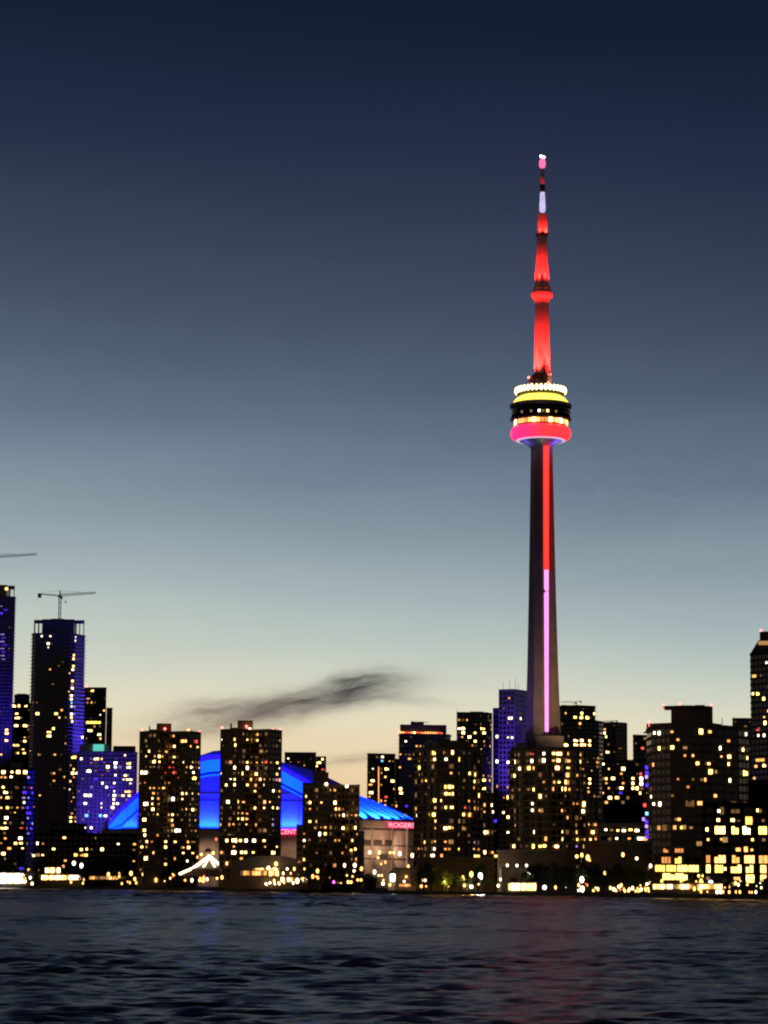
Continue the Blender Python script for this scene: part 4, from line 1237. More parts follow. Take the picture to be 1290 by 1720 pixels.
    for px, t_, b0, w_, d_ in ((916, 613, 640, 3.0, -8), (922.5, 628, 652, 3.4, -7), (892, 634, 652, 3.6, -6), (903, 636, 652, 3, -9)):
        b = MB(); p = at(px, (t_ + b0) / 2, Y + d_); b.box(p, (w_, 2.4, (b0 - t_) * mpp(640)))
        rooted(b.build('transmitter_box', M['steel'] if px != 922.5 else M['mast']), root)
    for px, py in ((888, 634), (892.5, 645.5), (921, 643)):
        b = MB(); p = at(px, py, Y - 10); b.ball(p, 1.0, 8, 5); rooted(b.build('beacon_light', M['beacon']), root)
    # hexagonal concrete mast
    mx = at(910.4, 560, Y).x
    Cm = (mx, ay)
    ring('mast', [P(12.9, 650), P(12.8, 600), P(12.0, 540), P(11.7, 496)], M['mast'], smooth=False, n=6, c=Cm)
    ring('sky_pod', [P(13.5, 503), P(17.0, 499.5), P(18.3, 495), P(18.0, 491.5), P(16.2, 490), P(13.2, 489), P(15.5, 487.6), P(15.2, 484.5), P(12.3, 483.5), P(13.6, 482.4), P(13.2, 479.8), P(11.5, 479)], M['mast'], n=40, c=Cm)
    ring('upper_mast', [P(11.6, 481), P(11.5, 462), P(9.7, 440), P(9.0, 420), P(8.8, 396)], M['mast'], smooth=False, n=6, c=Cm)
    ring('ring_platform', [P(8.8, 397.5), P(10.4, 397), P(10.4, 393.6), P(8.8, 393)], M['steel'], n=20, c=Cm)
    m2 = at(911.2, 350, Y).x
    C2 = (m2, ay)
    ring('antenna_base', [P(8.8, 393.5), P(8.5, 385), P(7.4, 360), P(5.2, 358.6)], M['mast'], n=8, smooth=False, c=C2)
    ring('antenna_section', [P(3.2, 359), P(3.2, 356), P(5.2, 354.5), P(5.2, 346), P(3.9, 323)], emit('lilac_lit_section', (0.72, 0.62, 1.0), 0.85, var=0.2, scale=0.25), n=10, c=C2)
    ring('antenna_collar', [P(3.4, 323.2), P(4.5, 321), P(4.5, 312.5), P(3.4, 311.5)], M['steel'], n=10, c=C2)
    ring('antenna_pole', [P(3.5, 312), P(3.0, 283)], M['mast'], n=10, c=C2)
    tip = emit('pink_beacon', (1.0, 0.12, 0.30), 1.7, var=0.1)
    ring('beacon_light', [P(2.4, 283), P(4.9, 280), P(5.6, 274), P(4.6, 269), P(2.0, 266)], tip, n=16, c=C2)
    for dx, py in ((-2.2, 262.5), (2.4, 264)):
        b = MB(); b.ball((m2 + dx * mpp(262), ay, Z(py)), 1.0, 8, 5); rooted(b.build('beacon_light', LAMPM['X']), root)
    b = MB(); b.bar((m2, ay, Z(267)), (m2, ay, Z(263.5)), 0.3); rooted(b.build('antenna_tip', M['steel']), root)

    # the floodlights that wash the mast
    def flood(c, py, rr, py_t, col, energy, n, size, half_r, px_off=0):
        for k in range(n):
            a = 2 * math.pi * (k + 0.5) / n + R(-90)
            l = bpy.data.lights.new('mast_flood', 'SPOT')
            l.color = col; l.energy = energy; l.shadow_soft_size = 0.6
            l.spot_size = R(size); l.spot_blend = 0.8
            o = bpy.data.objects.new('mast_flood', l); COL.objects.link(o)
            p = Vector((c[0] + rr * math.cos(a), c[1] + rr * math.sin(a), Z(py)))
            t = Vector((c[0] + half_r * math.cos(a), c[1] + half_r * math.sin(a), Z(py_t)))
            o.rotation_euler = (t - p).to_track_quat('-Z', 'Y').to_euler()
            o.location = p
            rooted(o, root)
    red = (1.0, 0.014, 0.012)
    flood(Cm, 646, 15.0, 592, red, 1.0e6, 6, 33, 3, 0)
    flood(Cm, 482, 9.5, 451, red, 2.4e5, 6, 29, 3, 0)
    flood(Cm, 520, 16.0, 494, red, 3e4, 6, 60, 6, 0)
    flood(C2, 394.5, 5.6, 376, red, 4.5e4, 5, 70, 2, 0)
    flood(C_, 652, 13.5, 636, red, 2.0e3, 6, 80, 10, 0)
    return root


CROWN = emit('crown_flood_lamp', (1.0, 0.76, 0.36), 4.2, var=0, sample=True)
needle()


# ------------------------------------------------------------------ the stadium
def stadium():
    cx = at(440, 1380, 1880).x
    cy = 1880.0
    Rr = 260 * 1880 / F
    root = thing('stadium', 'domed stadium with tall blue lit roof arch and red sign boards', 'stadium', (cx, cy, GZ))
    zr = at(640, 1378, 1800).z
    # concrete drum
    d = MB()
    n = 96
    d.lathe([(Rr, GZ - 0.3), (Rr, zr)], (cx, cy), n)
    for k in range(n):
        if k % 3 == 0:
            a = 2 * math.pi * k / n
            d.box((cx + (Rr + 0.2) * math.cos(a), cy + (Rr + 0.2) * math.sin(a), (GZ + zr) / 2), (1.4, 1.4, zr - GZ - 0.5), a)
    rooted(d.build('drum', M['drum']), root)
    dj = MB()
    for zz in (0.42, 0.62, 0.86):
        dj.lathe([(Rr + 0.45, GZ + (zr - GZ) * zz), (Rr + 0.45, GZ + (zr - GZ) * zz + 0.9)], (cx, cy), n, cap=False)
    rooted(dj.build('panel_joint', M['joint']), root)
    for ang, zz, w_, h_ in ((-52, 0.95, 5, 4), (-48, 0.72, 9, 3), (-42, 0.72, 8, 3), (-36, 0.72, 8, 3), (-55, 0.52, 10, 3), (-39, 0.52, 9, 3)):
        a = R(ang)
        b = MB(); b.box((cx + (Rr + 0.3) * math.cos(a), cy + (Rr + 0.3) * math.sin(a), GZ + (zr - GZ) * zz - 2), (0.8, w_, h_), a)
        rooted(b.build('opening', M['joint']), root)
    # low quarter dome on the right, in panels with raised ribs
    H = 72 * 1830 / F
    def cap(r):
        return zr + 0.2 + H * (1 - (r / Rr) ** 2)
    npan = 30
    for k in range(npan):
        a0, a1 = R(-100) + R(170) * k / npan, R(-100) + R(170) * (k + 1) / npan
        q = MB(); vs = []; m_ = 12
        for i in range(m_ + 1):
            r = (Rr - 0.6) * (1 - i / m_ * 0.8)
            for a in (a0, a1):
                vs.append((cx + r * math.cos(a), cy + r * math.sin(a), cap(r)))
        q.add(vs, [(2 * i, 2 * i + 1, 2 * i + 3, 2 * i + 2) for i in range(m_)])
        rooted(q.build('roof_panel', M['white']), root)
        q = MB()
        for i in range(m_):
            r0, r1 = (Rr - 0.6) * (1 - i / m_ * 0.8), (Rr - 0.6) * (1 - (i + 1) / m_ * 0.8)
            q.bar((cx + r0 * math.cos(a0), cy + r0 * math.sin(a0), cap(r0) + 0.3), (cx + r1 * math.cos(a0), cy + r1 * math.sin(a0), cap(r1) + 0.3), 0.55)
        rooted(q.build('roof_rib', M['roof']), root)
    # tall vault: blue lit arch wall in front, grey shell behind
    YA = 1764.0
    outl = [(183, 1381), (204, 1356), (232, 1331), (280, 1296), (318, 1276), (352, 1268.5), (385, 1267), (425, 1271), (470, 1285), (515, 1309), (545, 1328), (575, 1348), (599, 1362), (600, 1391)]
    bot = 1392

    def arch(offset, lo=None):
        return [(px, min(py + offset, bot)) for px, py in outl]

    def band(name, o0, o1, m_, yoff, th, x0=0, x1=2000):
        """slab of the arch wall between two offsets under its outline"""
        up = [(px, min(py + o0, bot)) for px, py in outl if x0 <= px <= x1]
        dn = [(px, min(py + o1, bot) if o1 < 900 else bot) for px, py in outl if x0 <= px <= x1]
        vs = []; k = len(up)
        for yy in (0, th):
            for s in (up, dn):
                for px, py in s:
                    p = at(px, py, YA)
                    vs.append((p.x, YA + yoff + yy, p.z))
        fs = []
        for i in range(k - 1):
            fs.append((i, k + i, k + i + 1, i + 1))
            fs.append((2 * k + i, 2 * k + i + 1, 3 * k + i + 1, 3 * k + i))
            fs.append((i, i + 1, 2 * k + i + 1, 2 * k + i))
            fs.append((k + i, 3 * k + i, 3 * k + i + 1, k + i + 1))
        fs.append((0, 2 * k, 3 * k, k)); fs.append((k - 1, 2 * k - 1, 4 * k - 1, 3 * k - 1))
        q = MB(); q.add(vs, fs)
        return rooted(q.build(name, m_), root)
    blue_edge = emit('violet_edge_glow', (0.008, 0.003, 0.8), 4.0, var=0.15, scale=0.05)
    blue_bright = emit('bright_blue_glow', (0.001, 0.026, 1.0), 7.5, var=0.18, scale=0.05)  # blue floodlight on the arch put into emissive bands
    BW = M['white']
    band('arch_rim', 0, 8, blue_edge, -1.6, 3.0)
    band('glow_band', 8.02, 28, blue_bright, -0.2, 2.0)
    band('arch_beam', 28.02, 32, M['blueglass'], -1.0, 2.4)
    band('glow_band', 32.02, 35, blue_bright, -0.1, 2.0)
    band('arch_wall', 35.02, 999, BW, 0.0, 2.0)
    # horizontal joints and slanting cables on the arch wall
    for py, h_ in ((1333, 0.25), (1345, 0.3)):
        a_, b2 = at(262, py, YA - 0.3), at(520, py, YA - 0.3)
        q = MB(); q.box(((a_.x + b2.x) / 2, YA - 0.2, a_.z), (b2.x - a_.x, 0.3, h_)); rooted(q.build('wall_joint', M['white']), root)
    for px in (214, 229, 334, 367, 471, 500):
        a_, b2 = at(px, 1350, YA), at(px, 1391, YA)
        q = MB(); q.box((a_.x, YA - 0.3, (a_.z + b2.z) / 2), (0.7, 0.5, a_.z - b2.z)); rooted(q.build('wall_post', M['white']), root)
    # grey vault shell behind
    sh = [(190, 1388), (234, 1330), (300, 1282), (360, 1262), (400, 1259), (440, 1268), (478, 1282), (528, 1295.5), (581, 1321), (600, 1332), (601, 1385)]
    q = MB(); vs = []
    k = len(sh)
    for yy in (YA + 3, YA + 130):
        for px, py in sh:
            p = at(px, py, YA + 10); vs.append((p.x, yy, p.z))
        for px in (sh[-1][0], sh[0][0]):
            p = at(px, 1392, YA + 10); vs.append((p.x, yy, p.z - 1))
    kk = k + 2
    q.add(vs, [tuple(range(kk)), tuple(range(2 * kk - 1, kk - 1, -1))] + [(i, kk + i, kk + (i + 1) % kk, (i + 1) % kk) for i in range(kk)])
    rooted(q.build('roof_shell', M['roof']), root)
    # ledge the arch stands on, with the lamps that wash it
    l, r_ = at(172, 1392.5, YA), at(612, 1392.5, YA)
    q = MB(); q.box(((l.x + r_.x) / 2, YA + 1, (GZ + l.z) / 2 - 0.2), (r_.x - l.x, 12, l.z - GZ)); rooted(q.build('front_block', M['drum']), root)

    def wash(pxa, pxb, py, yoff, energy, col, tilt, wid=1.2, Yb=YA):
        a_, b2 = at(pxa, py, Yb), at(pxb, py, Yb)
        l = bpy.data.lights.new('flood_or_fill_light', 'AREA')
        l.shape = 'RECTANGLE'; l.size = b2.x - a_.x; l.size_y = wid
        l.energy = energy; l.color = col; l.spread = R(150)
        o = bpy.data.objects.new('flood_or_fill_light', l); COL.objects.link(o)
        o.location = ((a_.x + b2.x) / 2, Yb + yoff, a_.z)
        o.rotation_euler = (R(180) - tilt, 0, 0)
        rooted(o, root)
    blue = (0.0004, 0.016, 1.0)
    wash(180, 232, 1391, -3.2, 3.4e4, blue, R(14))
    wash(326, 372, 1391, -3.2, 3.4e4, blue, R(14))
    wash(466, 506, 1391, -3.2, 3.2e4, blue, R(14))
    wash(180, 540, 1391, -7.0, 9e4, (0.006, 0.0012, 1.0), R(14))
    # right-hand dome lamps round the rim
    for ang in range(-75, 0, 7):
        a = R(ang)
        l = bpy.data.lights.new('flood_or_fill_light', 'SPOT')
        l.energy = 1.9e6; l.color = (0.001, 0.018, 1.0); l.spot_size = R(64); l.spot_blend = 0.7; l.shadow_soft_size = 0.4
        o = bpy.data.objects.new('flood_or_fill_light', l); COL.objects.link(o)
        p = Vector((cx + (Rr + 3.5) * math.cos(a), cy + (Rr + 3.5) * math.sin(a), zr + 3.0))
        t = Vector((cx + Rr * 0.72 * math.cos(a), cy + Rr * 0.72 * math.sin(a), zr + 12))
        o.location = p
        o.rotation_euler = (t - p).to_track_quat('-Z', 'Y').to_euler()
        rooted(o, root)
    # red sign boards with their letters
    board_m = emit('red_sign_board', (1.0, 0.02, 0.10), 0.85, var=0.04)
    text_m = emit('pink_sign_letters', (1.0, 0.42, 0.55), 1.7, var=0)

    def sign(text, pa, pb, h, thick=1.0):
        pa, pb = Vector(pa), Vector(pb)
        L_ = (pb - pa).to_2d().length
        an = math.atan2(pb.y - pa.y, pb.x - pa.x)
        c = (pa + pb) / 2
        q = MB(); q.box((0, 0, 0), (L_, thick, h))
        bo = q.build('sign_board', board_m)
        bo.location = c; bo.rotation_euler = (0, 0, an)
        rooted(bo, root)
        cu = bpy.data.curves.new('letters', 'FONT')
        cu.body = text; cu.align_x = 'CENTER'; cu.align_y = 'CENTER'
        cu.size = 1.0; cu.extrude = 0.06
        tmp = bpy.data.objects.new('letters', cu)
        COL.objects.link(tmp)
        dg = bpy.context.evaluated_depsgraph_get()
        me = bpy.data.meshes.new_from_object(tmp.evaluated_get(dg))
        bpy.data.objects.remove(tmp)
        co = np.zeros(len(me.vertices) * 3); me.vertices.foreach_get('co', co); co = co.reshape(-1, 3)
        mn, mxx = co.min(0), co.max(0)
        co[:, 0] = (co[:, 0] - (mn[0] + mxx[0]) / 2) * (L_ * 0.92 / (mxx[0] - mn[0]))
        co[:, 1] = (co[:, 1] - (mn[1] + mxx[1]) / 2) * (h * 0.72 / (mxx[1] - mn[1]))
        me.vertices.foreach_set('co', co.ravel())
        me.materials.clear(); me.materials.append(text_m)
        t = link('letters', me, bo)
        t.rotation_euler = (R(90), 0, 0)
        t.location = (0, -thick / 2 - 0.12, 0)
    hh = 10.5 * 1764 / F
    pl, pr = at(469, 1397, YA - 6.2), at(511, 1397, YA - 6.2)
    sign('CENTRE', (pl.x, YA - 6.2, pl.z), (pr.x, YA - 6.2, pr.z), hh)
    sign('ROGERS', at(650.5, 1386, 1804), at(698, 1386, 1824), 10.5 * 1815 / F)
    # forecourt lamps that wash the concrete drum
    for px, py, Yl, en in ((612, 1434, 1775, 1), (640, 1432, 1785, 1), (660, 1434, 1795, 1), (684, 1436, 1815, 1), (560, 1434, 1755, .6), (348, 1436, 1742, .8), (332, 1438, 1742, .6), (488, 1436, 1742, .8)  ):
        l = bpy.data.lights.new('forecourt_lamp', 'SPOT')
        l.spot_size = R(110); l.spot_blend = 0.8
        l.energy = (1.9e4 if px > 600 else 1.3e4) * en; l.color = (1.0, 0.60, 0.38); l.shadow_soft_size = 1.0
        o = bpy.data.objects.new('forecourt_lamp', l); COL.objects.link(o)
        o.location = at(px, py - 10, Yl - 6)
        o.rotation_euler = (R(90) if px > 600 else R(58), 0, 0)
        rooted(o, root)


stadium()


# blue spots added to tint neighbouring facades and the shaft, no real fixtures there
def fill_spot(px, py, Y, tpx, tpy, tY, energy, col, size):
    l = bpy.data.lights.new('flood_or_fill_light', 'SPOT')
    l.energy = energy; l.color = col; l.spot_size = R(size); l.spot_blend = 1.0; l.shadow_soft_size = 2.0
    o = bpy.data.objects.new('flood_or_fill_light', l); COL.objects.link(o)
    p, t = at(px, py, Y), at(tpx, tpy, tY)
    o.location = p
    o.rotation_euler = (t - p).to_track_quat('-Z', 'Y').to_euler()
    st = bpy.data.objects['stadium']
    rooted(o, st)


fill_spot(160, 1378, 2032, 158, 1316, 2090, 1.1e5, (0.13, 0.05, 1.0), 120)
fill_spot(212, 1378, 2032, 214, 1316, 2092, 1.1e5, (0.13, 0.05, 1.0), 120)
fill_spot(236, 1320, 2236, 134, 1190, 2214, 2.2e6, (0.07, 0.03, 1.0), 70)
fill_spot(36, 1330, 2235, 4, 1120, 2305, 1.1e6, (0.07, 0.03, 1.0), 70)
fill_spot(848, 1385, 2066, 858, 1260, 2125, 4.5e5, (0.15, 0.06, 1.0), 50)
fill_spot(812, 1300, 1988, 886, 1190, 1998, 0.8e5, (0.20, 0.08, 1.0), 45)
fill_spot(985, 1300, 1930, 925, 1130, 2000, 1.8e5, (1.0, 0.66, 0.36), 60)  # warm floods at the foot of the needle tower
fill_spot(900, 1300, 1900, 905, 1130, 2000, 0.6e5, (1.0, 0.66, 0.36), 34)


# ------------------------------------------------------------------ waterfront
LM = [(-100, 64, 'the white marquee'), (64, 120, 'the yellow pavilion'), (120, 185, 'the long low block'), (185, 234, 'the dark boathouse roof'),
      (234, 300, 'the left brown tower'), (300, 400, 'the lit rib tent'), (400, 465, 'the round-roofed hall'), (465, 505, 'the hall\'s right end'),
      (505, 606, 'the stepped brown tower'), (606, 650, 'the stadium drum'), (650, 730, 'the beige gabled house'), (730, 805, 'the round-shouldered condo'),
      (805, 870, 'the pale pavilion block'), (870, 950, 'the needle tower condo'), (950, 1030, 'the dark tree mass'), (1030, 1090, 'the parking deck'),
      (1090, 1180, 'the largest right condo'), (1180, 1400, 'the right edge terminal')]
COLW = {'W': 'white', 'Y': 'warm yellow', 'O': 'amber', 'R': 'red', 'N': 'green', 'B': 'blue', 'M': 'magenta', 'P': 'violet', 'X': 'dazzling white', 'I': 'cold white', 'G': 'golden'}
ORD = ['first', 'second', 'third', 'fourth', 'fifth', 'sixth', 'seventh', 'eighth', 'ninth', 'tenth', 'eleventh', 'twelfth', 'thirteenth', 'fourteenth', 'fifteenth', 'sixteenth']
LAMPS = []


def wf(ox, oy, sc, items):
    for zx, zy, c, size in items:
        LAMPS.append((ox + zx / sc, oy + zy / sc, c, size))


wf(0, 1420, 3.909, [(485,115,'W',1.5),(535,135,'W',1.3),(575,178,'Y',1),(625,185,'Y',1.2),(655,205,'Y',.8),(712,187,'Y',1.2),(725,213,'Y',.9),(787,187,'Y',1.1),(860,185,'Y',1.3),(885,220,'Y',1),(920,215,'Y',1.1),
    (940,190,'Y',1),(960,220,'Y',.9),(985,240,'N',.8),(970,265,'B',.9),(800,252,'Y',.7),(330,240,'B',1),(300,212,'B',.7),(1135,205,'R',.7),(1230,103,'W',.9),(1270,108,'W',1.3),(1260,228,'W',1.1),(1215,230,'O',.9),(468,238,'R',.8)])
wf(300, 1400, 5.864, [(210,465,'Y',1.3),(240,468,'Y',.9),(250,425,'R',.7),(65,460,'O',.9),(340,190,'Y',1.4),(225,207,'Y',1.1),(195,207,'Y',.9),(437,250,'Y',1),(475,293,'Y',.9),(370,60,'R',.8),
    (1070,350,'W',.9),(1030,395,'W',.8),(1105,388,'Y',.6),(625,462,'W',1),(665,462,'W',1),(715,470,'W',.9),(860,495,'W',.9),(900,490,'W',.9),(945,497,'W',1),(990,497,'W',1),(1085,460,'W',1),(1130,485,'W',1.1),(1170,470,'W',1.4),(1240,345,'Y',.7),(1235,258,'Y',.8),(645,290,'Y',1),(700,290,'Y',1.2),(810,290,'Y',1.2),(820,340,'W',1.4),(885,335,'W',1.2),(960,295,'Y',1.4),(940,345,'Y',1.2),(925,392,'O',1.3),(745,343,'Y',1)])
wf(480, 1400, 4.962, [(490,262,'W',1),(575,265,'W',1.3),(570,315,'W',1),(632,295,'Y',1.3),(740,325,'W',1.2),(800,350,'Y',.8),(265,315,'Y',1.2),(255,355,'Y',.6),(400,402,'M',1),(432,410,'Y',.6),(460,412,'Y',.6),
    (520,408,'Y',1.2),(545,408,'Y',1),(600,385,'Y',1),(628,385,'Y',1),(810,420,'W',1.4),(868,425,'Y',1),(970,435,'W',1.2),(1035,435,'W',1),(1130,440,'O',1),(1170,440,'O',.7),
    (545,140,'Y',1),(580,132,'Y',1),(615,165,'Y',1.3),(700,155,'W',1.3),(780,160,'Y',1.3),(870,160,'Y',1),(900,160,'Y',1),(950,168,'W',1.4),(1055,183,'W',1.4),(770,200,'O',1),(795,250,'O',.8),(830,243,'O',.8),(1022,270,'Y',.9)])
wf(700, 1400, 4.962, [(385,365,'G',1),(400,380,'G',.9),(455,340,'G',1.5),(530,350,'X',1.7),(455,440,'W',1.5),(700,380,'W',1.1),(680,438,'W',1.2),(715,438,'W',1.2),(755,265,'W',1),(835,265,'W',1),(915,262,'W',1),(940,315,'X',1.5),
    (1065,450,'X',1.6),(1250,455,'I',1)])
wf(930, 1400, 6.45, [(305,500,'X',1.6),(350,540,'R',.6),(310,605,'X',1.5),(430,625,'Y',1),(480,598,'Y',1),(555,435,'Y',1),(250,250,'Y',1.4),(305,235,'Y',1.1),(370,265,'Y',1.6),(390,290,'O',1),(750,230,'Y',1.2),(900,272,'W',1.2),
    (615,595,'Y',1),(650,600,'W',1),(675,625,'Y',1),(720,605,'R',.8),(765,600,'Y',1),(820,600,'Y',1),(855,598,'W',1),(890,620,'Y',1),(920,622,'Y',.9),(950,600,'Y',1),(985,590,'Y',1),(1010,545,'W',1),(1040,535,'W',.9),
    (1030,630,'Y',1),(1068,600,'R',.8),(1100,580,'Y',1.1),(1145,640,'Y',1),(1050,350,'W',1.1)])
wf(1080, 1400, 6.143, [(175,560,'Y',1.1),(215,555,'W',1.1),(250,545,'Y',1.1),(290,545,'W',1.1),(330,560,'Y',1.1),(380,550,'G',1.1),(430,560,'Y',1.1),(480,555,'Y',1.1),(530,570,'G',1.1),(580,565,'Y',1.1),(640,555,'Y',1.1),
    (575,430,'G',1),(600,480,'G',1.1),(620,440,'G',1),(590,515,'Y',1),(545,605,'Y',.9),(600,605,'Y',.9),(655,605,'Y',.9),(700,510,'X',2.0),(725,560,'X',1.8),(765,595,'W',1.2),(800,595,'W',1),(825,608,'Y',.9),
    (895,550,'Y',1.1),(925,530,'Y',1.1),(955,515,'Y',1.1),(1000,492,'Y',1.1),(890,600,'Y',.9),(960,605,'Y',.9),(1000,610,'Y',.8),(1100,610,'O',.6),(1125,620,'O',.6),(1165,610,'W',.8),(1220,560,'W',.8),(175,605,'Y',.8),(285,610,'Y',.9)])

rl = random.Random(21)
for a_, b_, t_, u_, n_, cs_ in ((0, 64, 1472, 1484, 5, 'XWY'), (64, 180, 1470, 1485, 12, 'YYWO'), (180, 300, 1466, 1483, 10, 'YYO'), (300, 400, 1474, 1484, 6, 'YOW'),
                                (400, 520, 1458, 1487, 12, 'YYWO'), (520, 610, 1466, 1478, 4, 'YO'), (610, 720, 1462, 1486, 12, 'YYOW'), (720, 880, 1474, 1491, 6, 'YWG'),
                                (930, 1040, 1484, 1496, 6, 'YWO'), (1030, 1220, 1487, 1499, 24, 'YYGW'), (1090, 1180, 1476, 1489, 8, 'YG'), (1215, 1290, 1480, 1495, 6, 'YWO')):
    for _ in range(n_):
        LAMPS.append((rl.uniform(a_, b_), rl.uniform(t_, u_), rl.choice(cs_), rl.uniform(0.6, 1.1)))

LAMP_MESH = {}


def lamp_parts(c, rad, h):
    k = (c, round(rad, 1), round(h * 2) / 2)
    if k not in LAMP_MESH:
        rad, h = k[1], k[2]
        p = MB(); p.lathe([(0.16, 0.0), (0.14, 0.4), (0.08, 0.5), (0.06, h - rad * 0.9)], (0, 0), 6)
        pm = p.mesh('pole'); pm.materials.append(M['steel'])
        b = MB(); b.ball((0, 0, h), rad * 0.92, 10, 7, random.choice((1.1, 1.3, 1.6)))
        bm_ = b.mesh('lamp_globe'); bm_.materials.append(LAMPM[c])
        bm_.polygons.foreach_set('use_smooth', [True] * len(bm_.polygons))
        LAMP_MESH[k] = (pm, bm_)
    return LAMP_MESH[k]


def lm_of(px):
    for a, b, t in LM:
        if a <= px < b:
            return t
    return 'the shore'


count = {}
LAMPS.sort()
for px, py, c, size in LAMPS:
    Y = S(px, 8 + 22 * random.random())
    if py < 1450:
        Y = S(px, 40 + 8 * random.random())
        if 600 < px < 700:
            Y = 1770 + (px - 600) * 0.45
        elif 320 < px < 372 or 468 < px < 506:
            Y = 1740
    p = at(px, py, Y)
    h = p.z - GZ
    if h < 0.7:
        Y = S(px, 2.5)
        h = max(0.8, at(px, py, Y).z - GZ)
        p = at(px, py, Y)
    tall = 'tall' if h > 8 else ('low' if h < 3.2 else 'mid-height')
    lm = lm_of(px)
    key = (tall, c, lm)
    i = count.get(key, 0); count[key] = i + 1
    root = thing('street_lamp', f'{tall} {COLW[c]} lamp on the shore before {lm}, {ORD[min(i, 15)]} from left', 'street lamp',
                 (p.x, p.y, GZ), 'street lamps along the waterfront')
    pm, bm_ = lamp_parts(c, min(1.1, 0.62 * size * Y / 1250), h)
    link('pole', pm, root)
    link('lamp_globe', bm_, root)
    if c in 'XWYG' and (size >= 1.3 or c == 'G') and 700 < px < 812 and len([o for o in bpy.data.lights if o.name.startswith('lamp_light')]) < 26:
        l = bpy.data.lights.new('lamp_light', 'POINT')
        l.energy = 1300 * (2.0 if c == 'X' else 1); l.color = CODES[c][0]; l.shadow_soft_size = 0.5
        o = bpy.data.objects.new('lamp_light', l); COL.objects.link(o)
        o.parent = root; o.location = (0, -1.5, h - 0.5)


# trees -------------------------------------------------------------
def tree_mesh(seed, leaf):
    rnd = random.Random(seed)
    t = MB()
    t.lathe([(0.36, 0), (0.24, 1.6), (0.16, 3.6), (0.05, 6.0)], (0, 0), 7)
    clumps = []
    for k in range(13):
        a = rnd.uniform(0, 6.283); r = rnd.uniform(0.4, 2.7); z = rnd.uniform(2.6, 7.4)
        r *= 1.0 - abs(z - 4.6) / 5.0
        clumps.append((r * math.cos(a), r * math.sin(a), z, rnd.uniform(0.75, 1.55)))
        t.bar((0, 0, min(z - 0.8, 3.6)), (r * math.cos(a), r * math.sin(a), z), 0.06)
    tm = t.mesh('trunk'); tm.materials.append(M['bark'])
    c = MB()
    for x, y, z, s in clumps:
        for k in range(70):
            d = Vector((rnd.gauss(0, 1), rnd.gauss(0, 1), rnd.gauss(0, 0.8)))
            d = d.normalized() * s * rnd.uniform(0.45, 1.1)
            p = Vector((x, y, z)) + d
            u = Vector((rnd.gauss(0, 1), rnd.gauss(0, 1), rnd.gauss(0, 1))).normalized()
            v = u.orthogonal().normalized()
            q = rnd.uniform(0.16, 0.34)
            c.add([p - u * q, p + v * q * 0.6, p + u * q, p - v * q * 0.6], [(0, 1, 2, 3)])
    cm = c.mesh('crown'); cm.materials.append(M[leaf])
    return tm, cm


TM = [tree_mesh(11, 'leaf0'), tree_mesh(12, 'leaf0'), tree_mesh(13, 'leaf1'), tree_mesh(14, 'leaf0')]
TREES = [(6, 1449, 40), (26, 1447, 36), (46, 1450, 30), (66, 1449, 44), (142, 1452, 30), (158, 1449, 36), (176, 1450, 32), (196, 1449, 40), (214, 1452, 36), (232, 1455, 34),
         (284, 1446, 40), (300, 1448, 34), (316, 1450, 40), (518, 1452, 30), (534, 1456, 26), (548, 1446, 30), (566, 1470, 14), (584, 1458, 24), (604, 1456, 22),
         (622, 1462, 18), (676, 1470, 12), (700, 1466, 14), (712, 1452, 26), (724, 1448, 30), (738, 1450, 26), (752, 1460, 16), (768, 1466, 14), (784, 1462, 16), (800, 1452, 24), (812, 1446, 28),
         (846, 1474, 10), (864, 1473, 10), (892, 1452, 24), (904, 1446, 28), (920, 1448, 22), (936, 1446, 26), (952, 1448, 24), (968, 1450, 20), (984, 1446, 24), (1000, 1446, 22), (1016, 1450, 20), (1034, 1448, 22), (1050, 1454, 20),
         (1066, 1452, 18), (1082, 1460, 16), (1222, 1478, 14), (1238, 1474, 16), (1256, 1480, 12), (1274, 1476, 14), (1288, 1470, 18)]
tc_ = {}
for i, (px, top, ext) in enumerate(TREES):
    Y = S(px, 14 + ext * 0.5)
    p = at(px, top, Y)
    h = max(3.0, p.z - GZ)
    lm = lm_of(px)
    tall = 'tall' if h > 11 else ('small' if h < 6.5 else 'mid-sized')
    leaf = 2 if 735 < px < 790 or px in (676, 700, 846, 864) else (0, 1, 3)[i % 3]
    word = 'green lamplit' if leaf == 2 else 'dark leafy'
    k = (tall, word, lm); j = tc_.get(k, 0); tc_[k] = j + 1
    root = thing('tree', f'{tall} {word} tree on the shore before {lm}, {ORD[j]} from left', 'tree', (p.x, p.y, GZ), 'trees along the waterfront')
    s = h / 8.6
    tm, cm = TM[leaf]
    wd = max(s, 0.9) * random.uniform(1.0, 1.35)
    root.scale = (wd, wd, s)
    root.rotation_euler = (0, 0, random.uniform(0, 6))
    link('trunk', tm, root)
    link('crown', cm, root)


